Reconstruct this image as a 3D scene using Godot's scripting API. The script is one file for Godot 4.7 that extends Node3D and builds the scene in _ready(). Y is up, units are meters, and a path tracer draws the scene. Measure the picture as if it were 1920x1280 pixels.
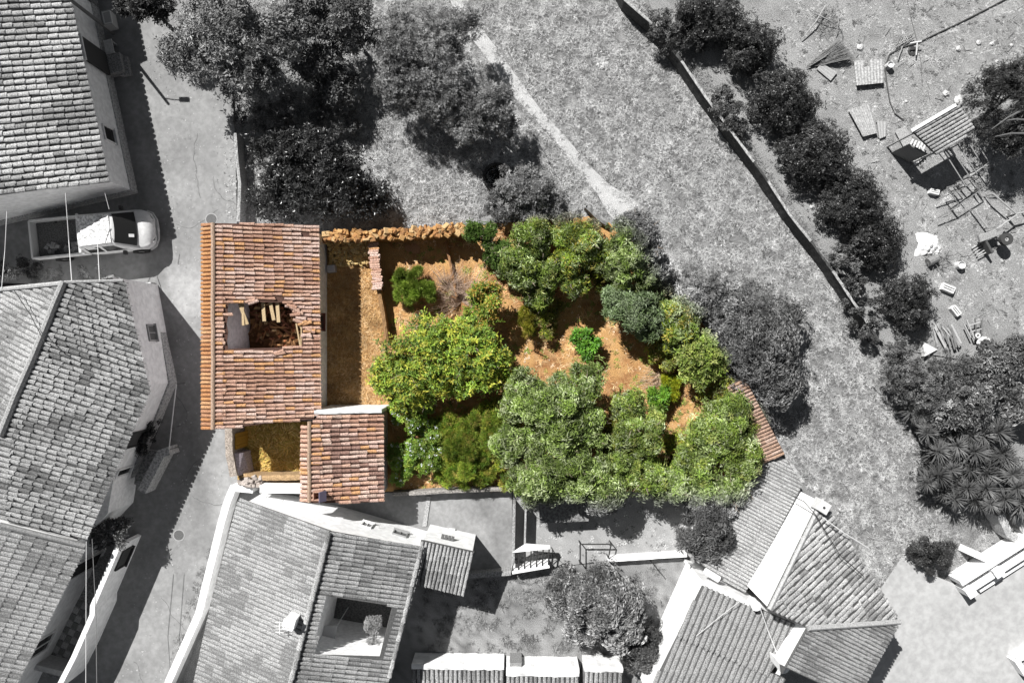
extends Node3D

const CAM := 30.0      # height of the drone above the street, metres
const PPM := 44.0      # photograph pixels per metre at street level
var rng := RandomNumberGenerator.new()
var taken := {}
var cache := {}
var nz := FastNoiseLite.new()
var nz2 := FastNoiseLite.new()
var plot_area := PackedVector2Array()

# ---------------------------------------------------------------- helpers
func at(px: float, py: float, h := 0.0) -> Vector3:
	var k := (CAM - h) / CAM / PPM
	return Vector3((px - 960.0) * k, h, (py - 640.0) * k)

func flat(px: float, py: float, h := 0.0) -> Vector2:
	var p := at(px, py, h)
	return Vector2(p.x, p.z)

func flats(a: Array, h := 0.0) -> PackedVector2Array:
	var r := PackedVector2Array()
	for p in a:
		r.append(flat(p[0], p[1], h))
	return r

func rnd(a: float, b: float) -> float:
	return rng.randf_range(a, b)

func grey(v: float) -> Color:
	return Color(v, v, v)

func named(called: String, parent: Node) -> String:
	var key := str(parent.get_instance_id()) + called
	taken[key] = taken.get(key, -1) + 1
	return called if taken[key] == 0 else "%s_%03d" % [called, taken[key]]

func put(o: Node3D, called: String, parent: Node = null) -> Node3D:
	var p: Node = parent if parent else self
	o.name = named(called, p)
	p.add_child(o, true)
	return o

func tag(o: Node3D, label: String, category := "", group := "", kind := "") -> Node3D:
	if label: o.set_meta("label", label)
	if category: o.set_meta("category", category)
	if group: o.set_meta("group", group)
	if kind: o.set_meta("kind", kind)
	return o

func thing(called: String, label: String, category: String, where := Vector3.ZERO, turn := 0.0, group := "") -> Node3D:
	var o := Node3D.new()
	put(o, called)
	o.position = where
	o.rotation.y = turn
	return tag(o, label, category, group)

func begin() -> SurfaceTool:
	var st := SurfaceTool.new()
	st.begin(Mesh.PRIMITIVE_TRIANGLES)
	st.set_smooth_group(-1)
	return st

func done(st: SurfaceTool, m: Material) -> ArrayMesh:
	st.generate_normals()
	var me := st.commit()
	if me.get_surface_count(): me.surface_set_material(0, m)
	return me

func obj(called: String, st: SurfaceTool, m: Material, parent: Node = null) -> MeshInstance3D:
	var o := MeshInstance3D.new()
	o.mesh = done(st, m)
	put(o, called, parent)
	return o

func inst(called: String, me: Mesh, m: Material, t: Transform3D, parent: Node = null) -> MeshInstance3D:
	var o := MeshInstance3D.new()
	o.mesh = me
	if m: o.material_override = m
	o.transform = t
	put(o, called, parent)
	return o

func tri(st: SurfaceTool, a: Vector3, b: Vector3, c: Vector3, out: Vector3) -> void:
	if (b - a).cross(c - a).dot(out) > 0.0:
		var k := b
		b = c
		c = k
	st.add_vertex(a)
	st.add_vertex(b)
	st.add_vertex(c)

func quad(st: SurfaceTool, a: Vector3, b: Vector3, c: Vector3, d: Vector3, out: Vector3) -> void:
	tri(st, a, b, c, out)
	tri(st, a, c, d, out)

func box(st: SurfaceTool, c: Vector3, s: Vector3, b := Basis()) -> void:
	# a box with chamfered upright and top edges
	var ch: float = minf(0.02, minf(s.x, minf(s.y, s.z)) * 0.2)
	var h := s * 0.5
	var lo := [Vector3(-h.x, -h.y, -h.z), Vector3(h.x, -h.y, -h.z), Vector3(h.x, -h.y, h.z), Vector3(-h.x, -h.y, h.z)]
	var mid := []
	var top := []
	for p in lo:
		mid.append(Vector3(p.x, h.y - ch, p.z))
		top.append(Vector3(p.x - signf(p.x) * ch, h.y, p.z - signf(p.z) * ch))
	for i in 4:
		var j := (i + 1) % 4
		var out: Vector3 = b * ((lo[i] + lo[j]) * Vector3(1, 0, 1))
		quad(st, c + b * lo[i], c + b * lo[j], c + b * mid[j], c + b * mid[i], out)
		quad(st, c + b * mid[i], c + b * mid[j], c + b * top[j], c + b * top[i], out + b.y)
	quad(st, c + b * top[0], c + b * top[1], c + b * top[2], c + b * top[3], b.y)
	quad(st, c + b * lo[0], c + b * lo[1], c + b * lo[2], c + b * lo[3], -b.y)

func bar(st: SurfaceTool, a: Vector3, b: Vector3, w: float, t: float) -> void:
	# a squared length of wood or metal from a to b
	var z := (b - a).normalized()
	var x := Vector3.UP.cross(z)
	x = Vector3.RIGHT if x.length() < 0.01 else x.normalized()
	box(st, (a + b) * 0.5, Vector3(w, t, a.distance_to(b)), Basis(x, z.cross(x), z))

func tube(st: SurfaceTool, pts: Array, r0: float, r1 := -1.0, sides := 6) -> void:
	if r1 < 0.0: r1 = r0
	var rings := []
	for i in pts.size():
		var d: Vector3 = pts[mini(i + 1, pts.size() - 1)] - pts[maxi(i - 1, 0)]
		d = d.normalized()
		var x := d.cross(Vector3(0.31, 0.2, 0.93))
		if x.length() < 0.05: x = d.cross(Vector3.RIGHT)
		x = x.normalized()
		var y := d.cross(x)
		var r := lerpf(r0, r1, float(i) / maxf(1.0, pts.size() - 1.0))
		var ring := []
		for k in sides:
			ring.append(pts[i] + (x * cos(TAU * k / sides) + y * sin(TAU * k / sides)) * r)
		rings.append(ring)
	for i in pts.size() - 1:
		for k in sides:
			var l := (k + 1) % sides
			quad(st, rings[i][k], rings[i][l], rings[i + 1][l], rings[i + 1][k], rings[i][k] + rings[i][l] - pts[i] * 2.0)
	for e in [0, pts.size() - 1]:
		var out: Vector3 = pts[0] - pts[1] if e == 0 else pts[e] - pts[e - 1]
		for k in range(1, sides - 1):
			tri(st, rings[e][0], rings[e][k], rings[e][k + 1], out)

func disc(st: SurfaceTool, c: Vector3, r: float, h: float, sides := 12, hole := 0.0, b := Basis()) -> void:
	# a squat cylinder or ring standing on c
	for k in sides:
		var p := b * Vector3(cos(TAU * k / sides), 0, sin(TAU * k / sides))
		var q := b * Vector3(cos(TAU * (k + 1) / sides), 0, sin(TAU * (k + 1) / sides))
		var up := b.y * h
		quad(st, c + p * r, c + q * r, c + q * r + up, c + p * r + up, p + q)
		if hole > 0.0:
			quad(st, c + p * hole, c + q * hole, c + q * hole + up, c + p * hole + up, -p - q)
			quad(st, c + p * hole + up, c + q * hole + up, c + q * r + up, c + p * r + up, b.y)
		else:
			tri(st, c + up, c + p * r + up, c + q * r + up, b.y)

func prism(st: SurfaceTool, foot: PackedVector2Array, low: float, tops: Array, cap := true) -> void:
	# an upright solid on a footprint, each corner with a height of its own
	var n := foot.size()
	var mid := Vector2.ZERO
	var sgn := 1.0 if Geometry2D.is_polygon_clockwise(foot) else -1.0
	for i in n:
		var a := foot[i]
		var b := foot[(i + 1) % n]
		var out := Vector3(b.y - a.y, 0, a.x - b.x) * sgn
		quad(st, Vector3(a.x, low, a.y), Vector3(b.x, low, b.y), Vector3(b.x, tops[(i + 1) % n], b.y), Vector3(a.x, tops[i], a.y), -out)
	if cap:
		var ix := Geometry2D.triangulate_polygon(foot)
		for t in range(0, ix.size(), 3):
			var v := []
			for k in 3:
				v.append(Vector3(foot[ix[t + k]].x, tops[ix[t + k]], foot[ix[t + k]].y))
			tri(st, v[0], v[1], v[2], Vector3.UP)

func even(n: int, h: float) -> Array:
	var r := []
	r.resize(n)
	r.fill(h)
	return r

func wall_line(st: SurfaceTool, pts: PackedVector2Array, h0: float, h1: float, thick: float, low := 0.0, rough := 0.0) -> void:
	# a free wall along a line, its top uneven by rough
	var fine := PackedVector2Array()
	for i in pts.size() - 1:
		var n := 1 if rough <= 0.0 else maxi(1, int(pts[i].distance_to(pts[i + 1]) / 0.16))
		for k in n:
			fine.append(pts[i].lerp(pts[i + 1], float(k) / n))
	fine.append(pts[pts.size() - 1])
	var rows := []
	for i in fine.size():
		var d := (fine[mini(i + 1, fine.size() - 1)] - fine[maxi(i - 1, 0)]).normalized()
		var s := Vector2(-d.y, d.x) * thick * 0.5
		var h := lerpf(h0, h1, float(i) / maxf(1.0, fine.size() - 1.0))
		var l := fine[i] - s * (1.0 + rnd(-rough, rough) * 3.0)
		var r := fine[i] + s * (1.0 + rnd(-rough, rough) * 3.0)
		rows.append([Vector3(l.x, low, l.y), Vector3(l.x, h + rnd(-rough, rough), l.y), Vector3(fine[i].x, h + rough * 0.5 + rnd(-rough, rough), fine[i].y), Vector3(r.x, h + rnd(-rough, rough), r.y), Vector3(r.x, low, r.y), s])
	for i in rows.size() - 1:
		var a = rows[i]
		var b = rows[i + 1]
		var s3 := Vector3(a[5].x, 0, a[5].y)
		quad(st, a[0], b[0], b[1], a[1], -s3)
		quad(st, a[1], b[1], b[2], a[2], Vector3.UP)
		quad(st, a[2], b[2], b[3], a[3], Vector3.UP)
		quad(st, a[3], b[3], b[4], a[4], s3)
	for e in [0, rows.size() - 1]:
		var a = rows[e]
		var out3: Vector3 = (rows[0][2] - rows[1][2]) if e == 0 else (rows[e][2] - rows[e - 1][2])
		quad(st, a[0], a[1], a[3], a[4], out3)

func cells(poly: PackedVector2Array, holes: Array, cs: float) -> Array:
	# the polygon cut into small convex pieces on a grid
	var lo := poly[0]
	var hi := poly[0]
	for p in poly:
		lo = lo.min(p)
		hi = hi.max(p)
	var out := []
	var nx := int(ceil((hi.x - lo.x) / cs))
	var ny := int(ceil((hi.y - lo.y) / cs))
	var inside := []
	for j in ny + 1:
		for i in nx + 1:
			inside.append(Geometry2D.is_point_in_polygon(lo + Vector2(i, j) * cs, poly))
	var boxes := []
	for h in holes:
		var hl: Vector2 = h[0]
		var hh: Vector2 = h[0]
		for p in h:
			hl = hl.min(p)
			hh = hh.max(p)
		boxes.append(Rect2(hl, hh - hl))
	for j in ny:
		for i in nx:
			var r := Rect2(lo + Vector2(i, j) * cs, Vector2(cs, cs))
			var q := PackedVector2Array([r.position, r.position + Vector2(cs, 0), r.end, r.position + Vector2(0, cs)])
			var pieces := [q]
			var k := j * (nx + 1) + i
			if not (inside[k] and inside[k + 1] and inside[k + nx + 1] and inside[k + nx + 2]):
				pieces = Geometry2D.intersect_polygons(q, poly)
			for h in holes.size():
				if boxes[h].intersects(r):
					var left := []
					for p in pieces:
						for w in Geometry2D.clip_polygons(p, holes[h]):
							if not Geometry2D.is_polygon_clockwise(w) or true: left.append(w)
					pieces = left
			for p in pieces:
				if p.size() == 4 and pieces.size() == 1 and p == q:
					out.append(PackedVector2Array([q[0], q[1], q[2]]))
					out.append(PackedVector2Array([q[0], q[2], q[3]]))
				else:
					var ix := Geometry2D.triangulate_polygon(p)
					for t in range(0, ix.size(), 3):
						out.append(PackedVector2Array([p[ix[t]], p[ix[t + 1]], p[ix[t + 2]]]))
	return out

func sheet(called: String, poly: PackedVector2Array, y: float, cs: float, tint: Callable, m: Material, rise = null, holes := []) -> MeshInstance3D:
	var st := begin()
	st.set_smooth_group(0)
	for t in cells(poly, holes, cs):
		var v := []
		for p in t:
			v.append(Vector3(p.x, y + (rise.call(p.x, p.y) if rise != null else 0.0), p.y))
		var order := [0, 1, 2] if (v[1] - v[0]).cross(v[2] - v[0]).y < 0.0 else [0, 2, 1]
		for k in order:
			st.set_color(tint.call(v[k].x, v[k].z))
			st.add_vertex(v[k])
	return tag(obj(called, st, m), "", "", "", "structure")

# ---------------------------------------------------------------- materials
func speckle(key: String, sd: int, freq: float, oct: int, lo: float, hi: float, contrast := 1.0, size := 512) -> ImageTexture:
	if cache.has("tex" + key): return cache["tex" + key]
	var n := FastNoiseLite.new()
	n.seed = sd
	n.frequency = freq
	n.noise_type = FastNoiseLite.TYPE_SIMPLEX_SMOOTH
	n.fractal_octaves = oct
	n.fractal_gain = 0.6
	var im := n.get_seamless_image(size, size)
	im.convert(Image.FORMAT_L8)
	cache["img" + key] = im
	var lut := PackedByteArray()
	for i in 256:
		var v := clampf((i / 255.0 - 0.5) * contrast + 0.5, 0.0, 1.0)
		var s := Color(lerpf(lo, hi, v), 0, 0).linear_to_srgb().r
		lut.append(int(clampf(s, 0.0, 1.0) * 255.0))
	var d := im.get_data()
	for i in d.size():
		d[i] = lut[d[i]]
	var o := Image.create_from_data(size, size, false, Image.FORMAT_L8, d)
	o.convert(Image.FORMAT_RGB8)
	cache["tex" + key] = ImageTexture.create_from_image(o)
	return cache["tex" + key]

func relief(key: String, k: float) -> ImageTexture:
	var name2 := "nrm" + key + str(k)
	if not cache.has(name2):
		var im: Image = cache["img" + key].duplicate()
		im.convert(Image.FORMAT_RGBA8)
		im.bump_map_to_normal_map(k)
		cache[name2] = ImageTexture.create_from_image(im)
	return cache[name2]

func mat(c: Color, rough := 0.9, tex := "", metres := 2.0, bump := 0.0, tinted := false) -> StandardMaterial3D:
	var key := "mat%s|%s|%s|%s|%s|%s" % [c, rough, tex, metres, bump, tinted]
	if cache.has(key): return cache[key]
	var m := StandardMaterial3D.new()
	m.albedo_color = c.linear_to_srgb()
	m.roughness = rough
	m.metallic_specular = 0.35
	m.cull_mode = BaseMaterial3D.CULL_DISABLED
	m.vertex_color_use_as_albedo = tinted
	if tex:
		m.albedo_texture = cache["tex" + tex]
		m.uv1_triplanar = true
		m.uv1_world_triplanar = true
		m.uv1_scale = Vector3.ONE / metres
		if bump > 0.0:
			m.normal_enabled = true
			m.normal_texture = relief(tex, 6.0)
			m.normal_scale = bump
	cache[key] = m
	return m

func pick(cols: Array) -> Color:
	return cols[rng.randi() % cols.size()]

# ---------------------------------------------------------------- tiled roofs
func slope(a: Vector3, b: Vector3, c: Vector3) -> Dictionary:
	# a roof plane: u runs from a to b, v is downhill square to it
	var u := (b - a).normalized()
	var n := u.cross(c - a).normalized()
	if n.y < 0.0: n = -n
	var v := n.cross(u)
	if v.y > 0.0: v = -v
	return {"o": a, "u": u, "v": v, "n": n}

func on(pl: Dictionary, px: float, py: float) -> Vector3:
	# the point of a roof plane that the photograph shows at a pixel
	var eye := Vector3(0, CAM, 0)
	var d := at(px, py) - eye
	return eye + d * ((pl.o - eye).dot(pl.n) / d.dot(pl.n))

func ons(pl: Dictionary, a: Array) -> Array:
	var r := []
	for p in a:
		r.append(on(pl, p[0], p[1]))
	return r

func high(pl: Dictionary, x: float, z: float) -> float:
	return pl.o.y - (pl.n.x * (x - pl.o.x) + pl.n.z * (z - pl.o.z)) / pl.n.y

func uv(pl: Dictionary, pts: Array) -> PackedVector2Array:
	var r := PackedVector2Array()
	for p in pts:
		r.append(Vector2((p - pl.o).dot(pl.u), (p - pl.o).dot(pl.v)))
	return r

func tile_shape(kind: int) -> ArrayMesh:
	# one barrel tile, a metre wide, high and long: narrow and low at its upper end, open below
	var key := "tile%d" % kind
	if cache.has(key): return cache[key]
	var st := begin()
	st.set_smooth_group(1)
	var n := 5
	var ends := [[-0.5, 0.40 - 0.02 * kind, 0.80, 0.0], [0.53, 0.49, 1.0, 0.22]]
	var rows := []
	for e in ends:
		var r := []
		for k in n + 1:
			var a := PI * k / n
			r.append(Vector3(-cos(a) * e[1], e[3] + sin(a) * e[2], e[0] + (0.04 * kind * sin(3.0 * a + kind) if e[0] > 0.0 else 0.0)))
		rows.append(r)
	for k in n:
		quad(st, rows[0][k], rows[0][k + 1], rows[1][k + 1], rows[1][k], rows[0][k] + rows[0][k + 1] - Vector3(0, 0.2, -1))
	st.set_smooth_group(-1)
	for k in n:
		var p: Vector3 = rows[1][k]
		var q: Vector3 = rows[1][k + 1]
		quad(st, p, q, q * Vector3(0.78, 0.74, 1.0), p * Vector3(0.78, 0.74, 1.0), Vector3(0, 0, 1))
	st.generate_normals()
	cache[key] = st.commit()
	return cache[key]

func tile_mats(cols: Array) -> Array:
	var r := []
	for c in cols:
		r.append(mat(c, 0.85, "lichen", 2.2, 0.4))
	return r

func roof(parent: Node3D, called: String, pl: Dictionary, pts: Array, sp: float, ln: float, cols: Array, under: Color, singly := 0, holes := [], tall := 0.26, wave := 0.012, gaps := 0.0, jog := 1.0, wide := 0.89) -> MeshInstance3D:
	var poly := uv(pl, pts)
	var hs := []
	for h in holes:
		hs.append(uv(pl, h))
	# the boarding and the channels between the rows
	var st := begin()
	var lift := func(p: Vector2, d: float) -> Vector3: return pl.o + pl.u * p.x + pl.v * p.y + pl.n * d
	for t in cells(poly, hs, 0.6 if holes.is_empty() else 0.3):
		tri(st, lift.call(t[0], 0.0), lift.call(t[1], 0.0), lift.call(t[2], 0.0), pl.n)
		tri(st, lift.call(t[0], -0.09), lift.call(t[1], -0.09), lift.call(t[2], -0.09), -pl.n)
	for ring in [poly] + hs:
		for i in ring.size():
			var p: Vector2 = ring[i]
			var q: Vector2 = ring[(i + 1) % ring.size()]
			quad(st, lift.call(p, 0.0), lift.call(q, 0.0), lift.call(q, -0.09), lift.call(p, -0.09), pl.u * (q.y - p.y) - pl.v * (q.x - p.x))
	var slab := obj(called, st, mat(under, 0.95, "grain", 0.9), parent)
	# the rows of barrel tiles
	var lo := poly[0]
	var hi := poly[0]
	for p in poly:
		lo = lo.min(p)
		hi = hi.max(p)
	var spots := []
	var rows := int((hi.x - lo.x) / sp)
	var per := (hi.x - lo.x) / maxf(1.0, rows)
	var phase := rnd(0.0, 50.0)
	for i in rows:
		var shift := rnd(-0.35, 0.0) * jog
		var tone := rnd(0.9, 1.08)
		var line := lo.x + per * (i + 0.5)
		var cuts := []
		for k in poly.size():
			var e := poly[k]
			var f := poly[(k + 1) % poly.size()]
			if (e.x <= line) != (f.x <= line): cuts.append(lerpf(e.y, f.y, (line - e.x) / (f.x - e.x)))
		cuts.sort()
		var vs := []
		for k in range(0, cuts.size() - 1, 2):
			var v: float = cuts[k + 1] - ln * 0.42
			while v > cuts[k] + ln * 0.55:
				vs.append(v)
				v -= ln * (1.0 if v < cuts[k + 1] - ln * 0.5 else 1.0 + shift)
			if cuts[k + 1] - cuts[k] > ln * 0.6: vs.append(cuts[k] + ln * 0.5)
		for v in vs:
			var u := line + wave * 2.5 * nz.get_noise_2d(v * 30.0 + phase, i * 9.0) + rnd(-wave, wave) * 0.5
			var p := Vector2(u, v)
			var bad := false
			for h in hs:
				if Geometry2D.is_point_in_polygon(p, h): bad = true
			if bad or rng.randf() < gaps: continue
			var w := per * wide * rnd(0.95, 1.05)
			var turn := rnd(-0.035, 0.035) * (wave / 0.012)
			var b := Basis(pl.u, pl.n, pl.v) * Basis(Vector3.UP, turn) * Basis.from_scale(Vector3(w, per * tall * rnd(0.92, 1.1), ln * 1.02))
			var t := Transform3D(b, lift.call(p, 0.004 + rnd(0.0, 0.008)))
			spots.append([t.origin.distance_to(Vector3(0, CAM, 0)), t, tone])
	spots.sort_custom(func(x, y): return x[0] < y[0])
	var shades := tile_mats(cols)
	var rest := []
	for s in spots:
		var px: float = s[1].origin.x * CAM / (CAM - s[1].origin.y) * PPM
		var py: float = s[1].origin.z * CAM / (CAM - s[1].origin.y) * PPM
		if singly > 0 and absf(px) < 960.0 and absf(py) < 640.0:
			singly -= 1
			var k := int(clampf(0.5 + nz2.get_noise_2d(s[1].origin.x, s[1].origin.z) * 1.2 + rnd(-0.4, 0.4), 0.0, 0.999) * shades.size())
			inst("roof_tile", tile_shape(rng.randi() % 3), shades[k], s[1], slab)
		else:
			rest.append(s)
	if rest.size():
		var mm := MultiMesh.new()
		mm.transform_format = MultiMesh.TRANSFORM_3D
		mm.use_colors = true
		mm.mesh = tile_shape(1)
		mm.instance_count = rest.size()
		for i in rest.size():
			mm.set_instance_transform(i, rest[i][1])
			var spot: Vector3 = rest[i][1].origin
			var k := int(clampf(0.5 + nz2.get_noise_2d(spot.x, spot.z) * 1.2 + rnd(-0.4, 0.4), 0.0, 0.999) * cols.size())
			var c: Color = cols[k] * rest[i][2]
			mm.set_instance_color(i, Color(c.r, c.g, c.b))
		var o := MultiMeshInstance3D.new()
		o.multimesh = mm
		o.material_override = mat(Color.WHITE, 0.85, "lichen", 2.2, 0.4, true)
		put(o, "roof_tiles", slab)
		tag(o, "", "", "", "stuff")
	return slab

func ridge(parent: Node3D, a: Vector3, b: Vector3, cols: Array, wide := 0.26, ln := 0.4) -> void:
	var n := maxi(1, int(a.distance_to(b) / ln))
	var z := (b - a).normalized()
	var x := Vector3.UP.cross(z).normalized()
	var shades := tile_mats(cols)
	for i in n:
		var t := Transform3D(Basis(x, z.cross(x), z) * Basis(Vector3.UP, rnd(-0.04, 0.04)) * Basis.from_scale(Vector3(wide, wide * 0.4, ln * 1.03)), a.lerp(b, (i + 0.5) / n) + Vector3(0, 0.02 + rnd(0.0, 0.01), 0))
		inst("ridge_tile", tile_shape(rng.randi() % 3), shades[rng.randi() % shades.size()], t, parent)

func body(parent: Node3D, called: String, foot: PackedVector2Array, planes: Array, m: Material, under := 0.1, cap := false) -> MeshInstance3D:
	# the walls of a house, carried up to just below its roof planes
	var tops := []
	for p in foot:
		var h := 99.0
		for pl in planes:
			h = minf(h, high(pl, p.x, p.y))
		tops.append(h - under)
	var st := begin()
	prism(st, foot, -0.05, tops, cap)
	return obj(called, st, m, parent)

func opening(parent: Node3D, called: String, a: Vector2, b: Vector2, low: float, top: float, out: Vector2, frame_m: Material, pane_m: Material, panes := 2) -> void:
	# a window or a door in a wall that runs from a to b: frame, sill and panes
	var o := Vector3(out.x, 0, out.y).normalized()
	var p := Vector3(a.x, 0, a.y)
	var q := Vector3(b.x, 0, b.y)
	var z := (q - p).normalized()
	var bs := Basis(o, Vector3.UP, z) if o.cross(Vector3.UP).dot(z) > 0.0 else Basis(o, Vector3.UP, -z)
	var mid := (p + q) * 0.5
	var len := p.distance_to(q)
	var h := top - low
	var st := begin()
	for s in [-1, 1]:
		box(st, mid + bs.z * s * (len * 0.5 - 0.025) + Vector3(0, low + h * 0.5, 0) + o * 0.02, Vector3(0.09, h, 0.05), bs)
	box(st, mid + Vector3(0, top - 0.03, 0) + o * 0.02, Vector3(0.09, 0.06, len - 0.1), bs)
	if panes > 1: box(st, mid + Vector3(0, low + h * 0.5, 0) + o * 0.014, Vector3(0.07, h - 0.06, 0.035), bs)
	var w := obj(called, st, frame_m, parent)
	st = begin()
	box(st, mid + Vector3(0, low, 0) + o * 0.04, Vector3(0.16, 0.05, len + 0.06), bs)
	obj("sill", st, frame_m, w)
	var each := (len - 0.1) / panes
	for k in panes:
		st = begin()
		box(st, mid + bs.z * (-len * 0.5 + 0.05 + each * (k + 0.5)) + Vector3(0, low + h * 0.5, 0) + o * 0.004, Vector3(0.02, h - 0.06, each - (0.036 if panes > 1 else 0.0)), bs)
		obj("pane", st, pane_m, w)

# ---------------------------------------------------------------- plants
func leaf(st: SurfaceTool, o: Vector3, d: Vector3, side: Vector3, ln: float, w: float, droop: float) -> void:
	var up := side.cross(d).normalized()
	var m := o + d * ln * 0.45 + up * ln * 0.06
	var tip := o + d * ln - up * ln * droop
	tri(st, o, m + side * w * 0.5 - up * w * 0.12, tip, up)
	tri(st, o, m - side * w * 0.5 - up * w * 0.12, tip, up)

func sprig(kind: String) -> ArrayMesh:
	var key := "sprig" + kind
	if cache.has(key): return cache[key]
	var r := RandomNumberGenerator.new()
	r.seed = hash(kind)
	var p: Array = {"broad": [8, 0.12, 0.055, 0.2, 0.55], "fine": [13, 0.12, 0.026, 0.1, 0.6], "long": [12, 0.26, 0.026, 0.40, 0.3], "small": [10, 0.075, 0.042, 0.15, 0.6], "needle": [16, 0.16, 0.014, 0.1, 0.7], "flower": [7, 0.06, 0.06, 0.0, 0.8], "pale": [11, 0.17, 0.032, 0.38, 0.5]}[kind]
	var st := begin()
	for i in p[0]:
		var a: float = TAU * i * 0.618 + r.randf_range(-0.4, 0.4)
		var y: float = r.randf_range(p[4] - 0.5, p[4] + 0.3)
		var d := Vector3(cos(a), y, sin(a)).normalized()
		var side := d.cross(Vector3.UP).normalized().rotated(d, r.randf_range(-0.6, 0.6))
		var o := Vector3(cos(a), 0, sin(a)) * r.randf_range(0.0, 0.05) + Vector3(0, r.randf_range(-0.06, 0.08), 0)
		leaf(st, o, d, side, p[1] * r.randf_range(0.7, 1.25), p[2] * r.randf_range(0.8, 1.2), p[3])
	st.generate_normals()
	cache[key] = st.commit()
	return cache[key]

func leaf_mat(rough := 0.5, back := 0.12) -> StandardMaterial3D:
	var key := "leaf%s%s" % [rough, back]
	if cache.has(key): return cache[key]
	var m := StandardMaterial3D.new()
	m.roughness = rough
	m.metallic_specular = 0.4
	m.vertex_color_use_as_albedo = true
	m.cull_mode = BaseMaterial3D.CULL_DISABLED
	m.backlight_enabled = true
	m.backlight = Color(back, back, back).linear_to_srgb()
	cache[key] = m
	return m

func near_plot(x: float, z: float, soft := 0.8) -> float:
	# 1 inside the overgrown plot, 0 well outside it, soft between: the picture keeps its colours only there
	var p := Vector2(x, z)
	var inside := Geometry2D.is_point_in_polygon(p, plot_area)
	var d := 99.0
	for i in plot_area.size():
		d = minf(d, p.distance_to(Geometry2D.get_closest_point_to_segment(p, plot_area[i], plot_area[(i + 1) % plot_area.size()])))
	return clampf(0.5 + (d if inside else -d) / soft, 0.0, 1.0)

func swarm(called: String, parent: Node, me: Mesh, m: Material, xf: Array, cols: Array, kind := "") -> MultiMeshInstance3D:
	var mm := MultiMesh.new()
	mm.transform_format = MultiMesh.TRANSFORM_3D
	mm.use_colors = true
	mm.mesh = me
	mm.instance_count = xf.size()
	for i in xf.size():
		mm.set_instance_transform(i, xf[i])
		mm.set_instance_color(i, cols[i])
	var o := MultiMeshInstance3D.new()
	o.multimesh = mm
	o.material_override = m
	put(o, called, parent)
	if kind: o.set_meta("kind", kind)
	return o

func merged(called: String, parent: Node, me: Mesh, m: Material, xf: Array, cols: Array) -> MeshInstance3D:
	# all the leaves of one crown as a single mesh
	var src := me.surface_get_arrays(0)
	var v0: PackedVector3Array = src[Mesh.ARRAY_VERTEX]
	var n0: PackedVector3Array = src[Mesh.ARRAY_NORMAL]
	var v := PackedVector3Array()
	var n := PackedVector3Array()
	var c := PackedColorArray()
	for i in xf.size():
		var t: Transform3D = xf[i]
		v.append_array(t * v0)
		n.append_array(Transform3D(t.basis.orthonormalized(), Vector3.ZERO) * n0)
		var part := PackedColorArray()
		part.resize(v0.size())
		part.fill(cols[i])
		c.append_array(part)
	var arr := []
	arr.resize(Mesh.ARRAY_MAX)
	arr[Mesh.ARRAY_VERTEX] = v
	arr[Mesh.ARRAY_NORMAL] = n
	arr[Mesh.ARRAY_COLOR] = c
	var am := ArrayMesh.new()
	am.add_surface_from_arrays(Mesh.PRIMITIVE_TRIANGLES, arr)
	am.surface_set_material(0, m)
	var o := MeshInstance3D.new()
	o.mesh = am
	put(o, called, parent)
	return o

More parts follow.
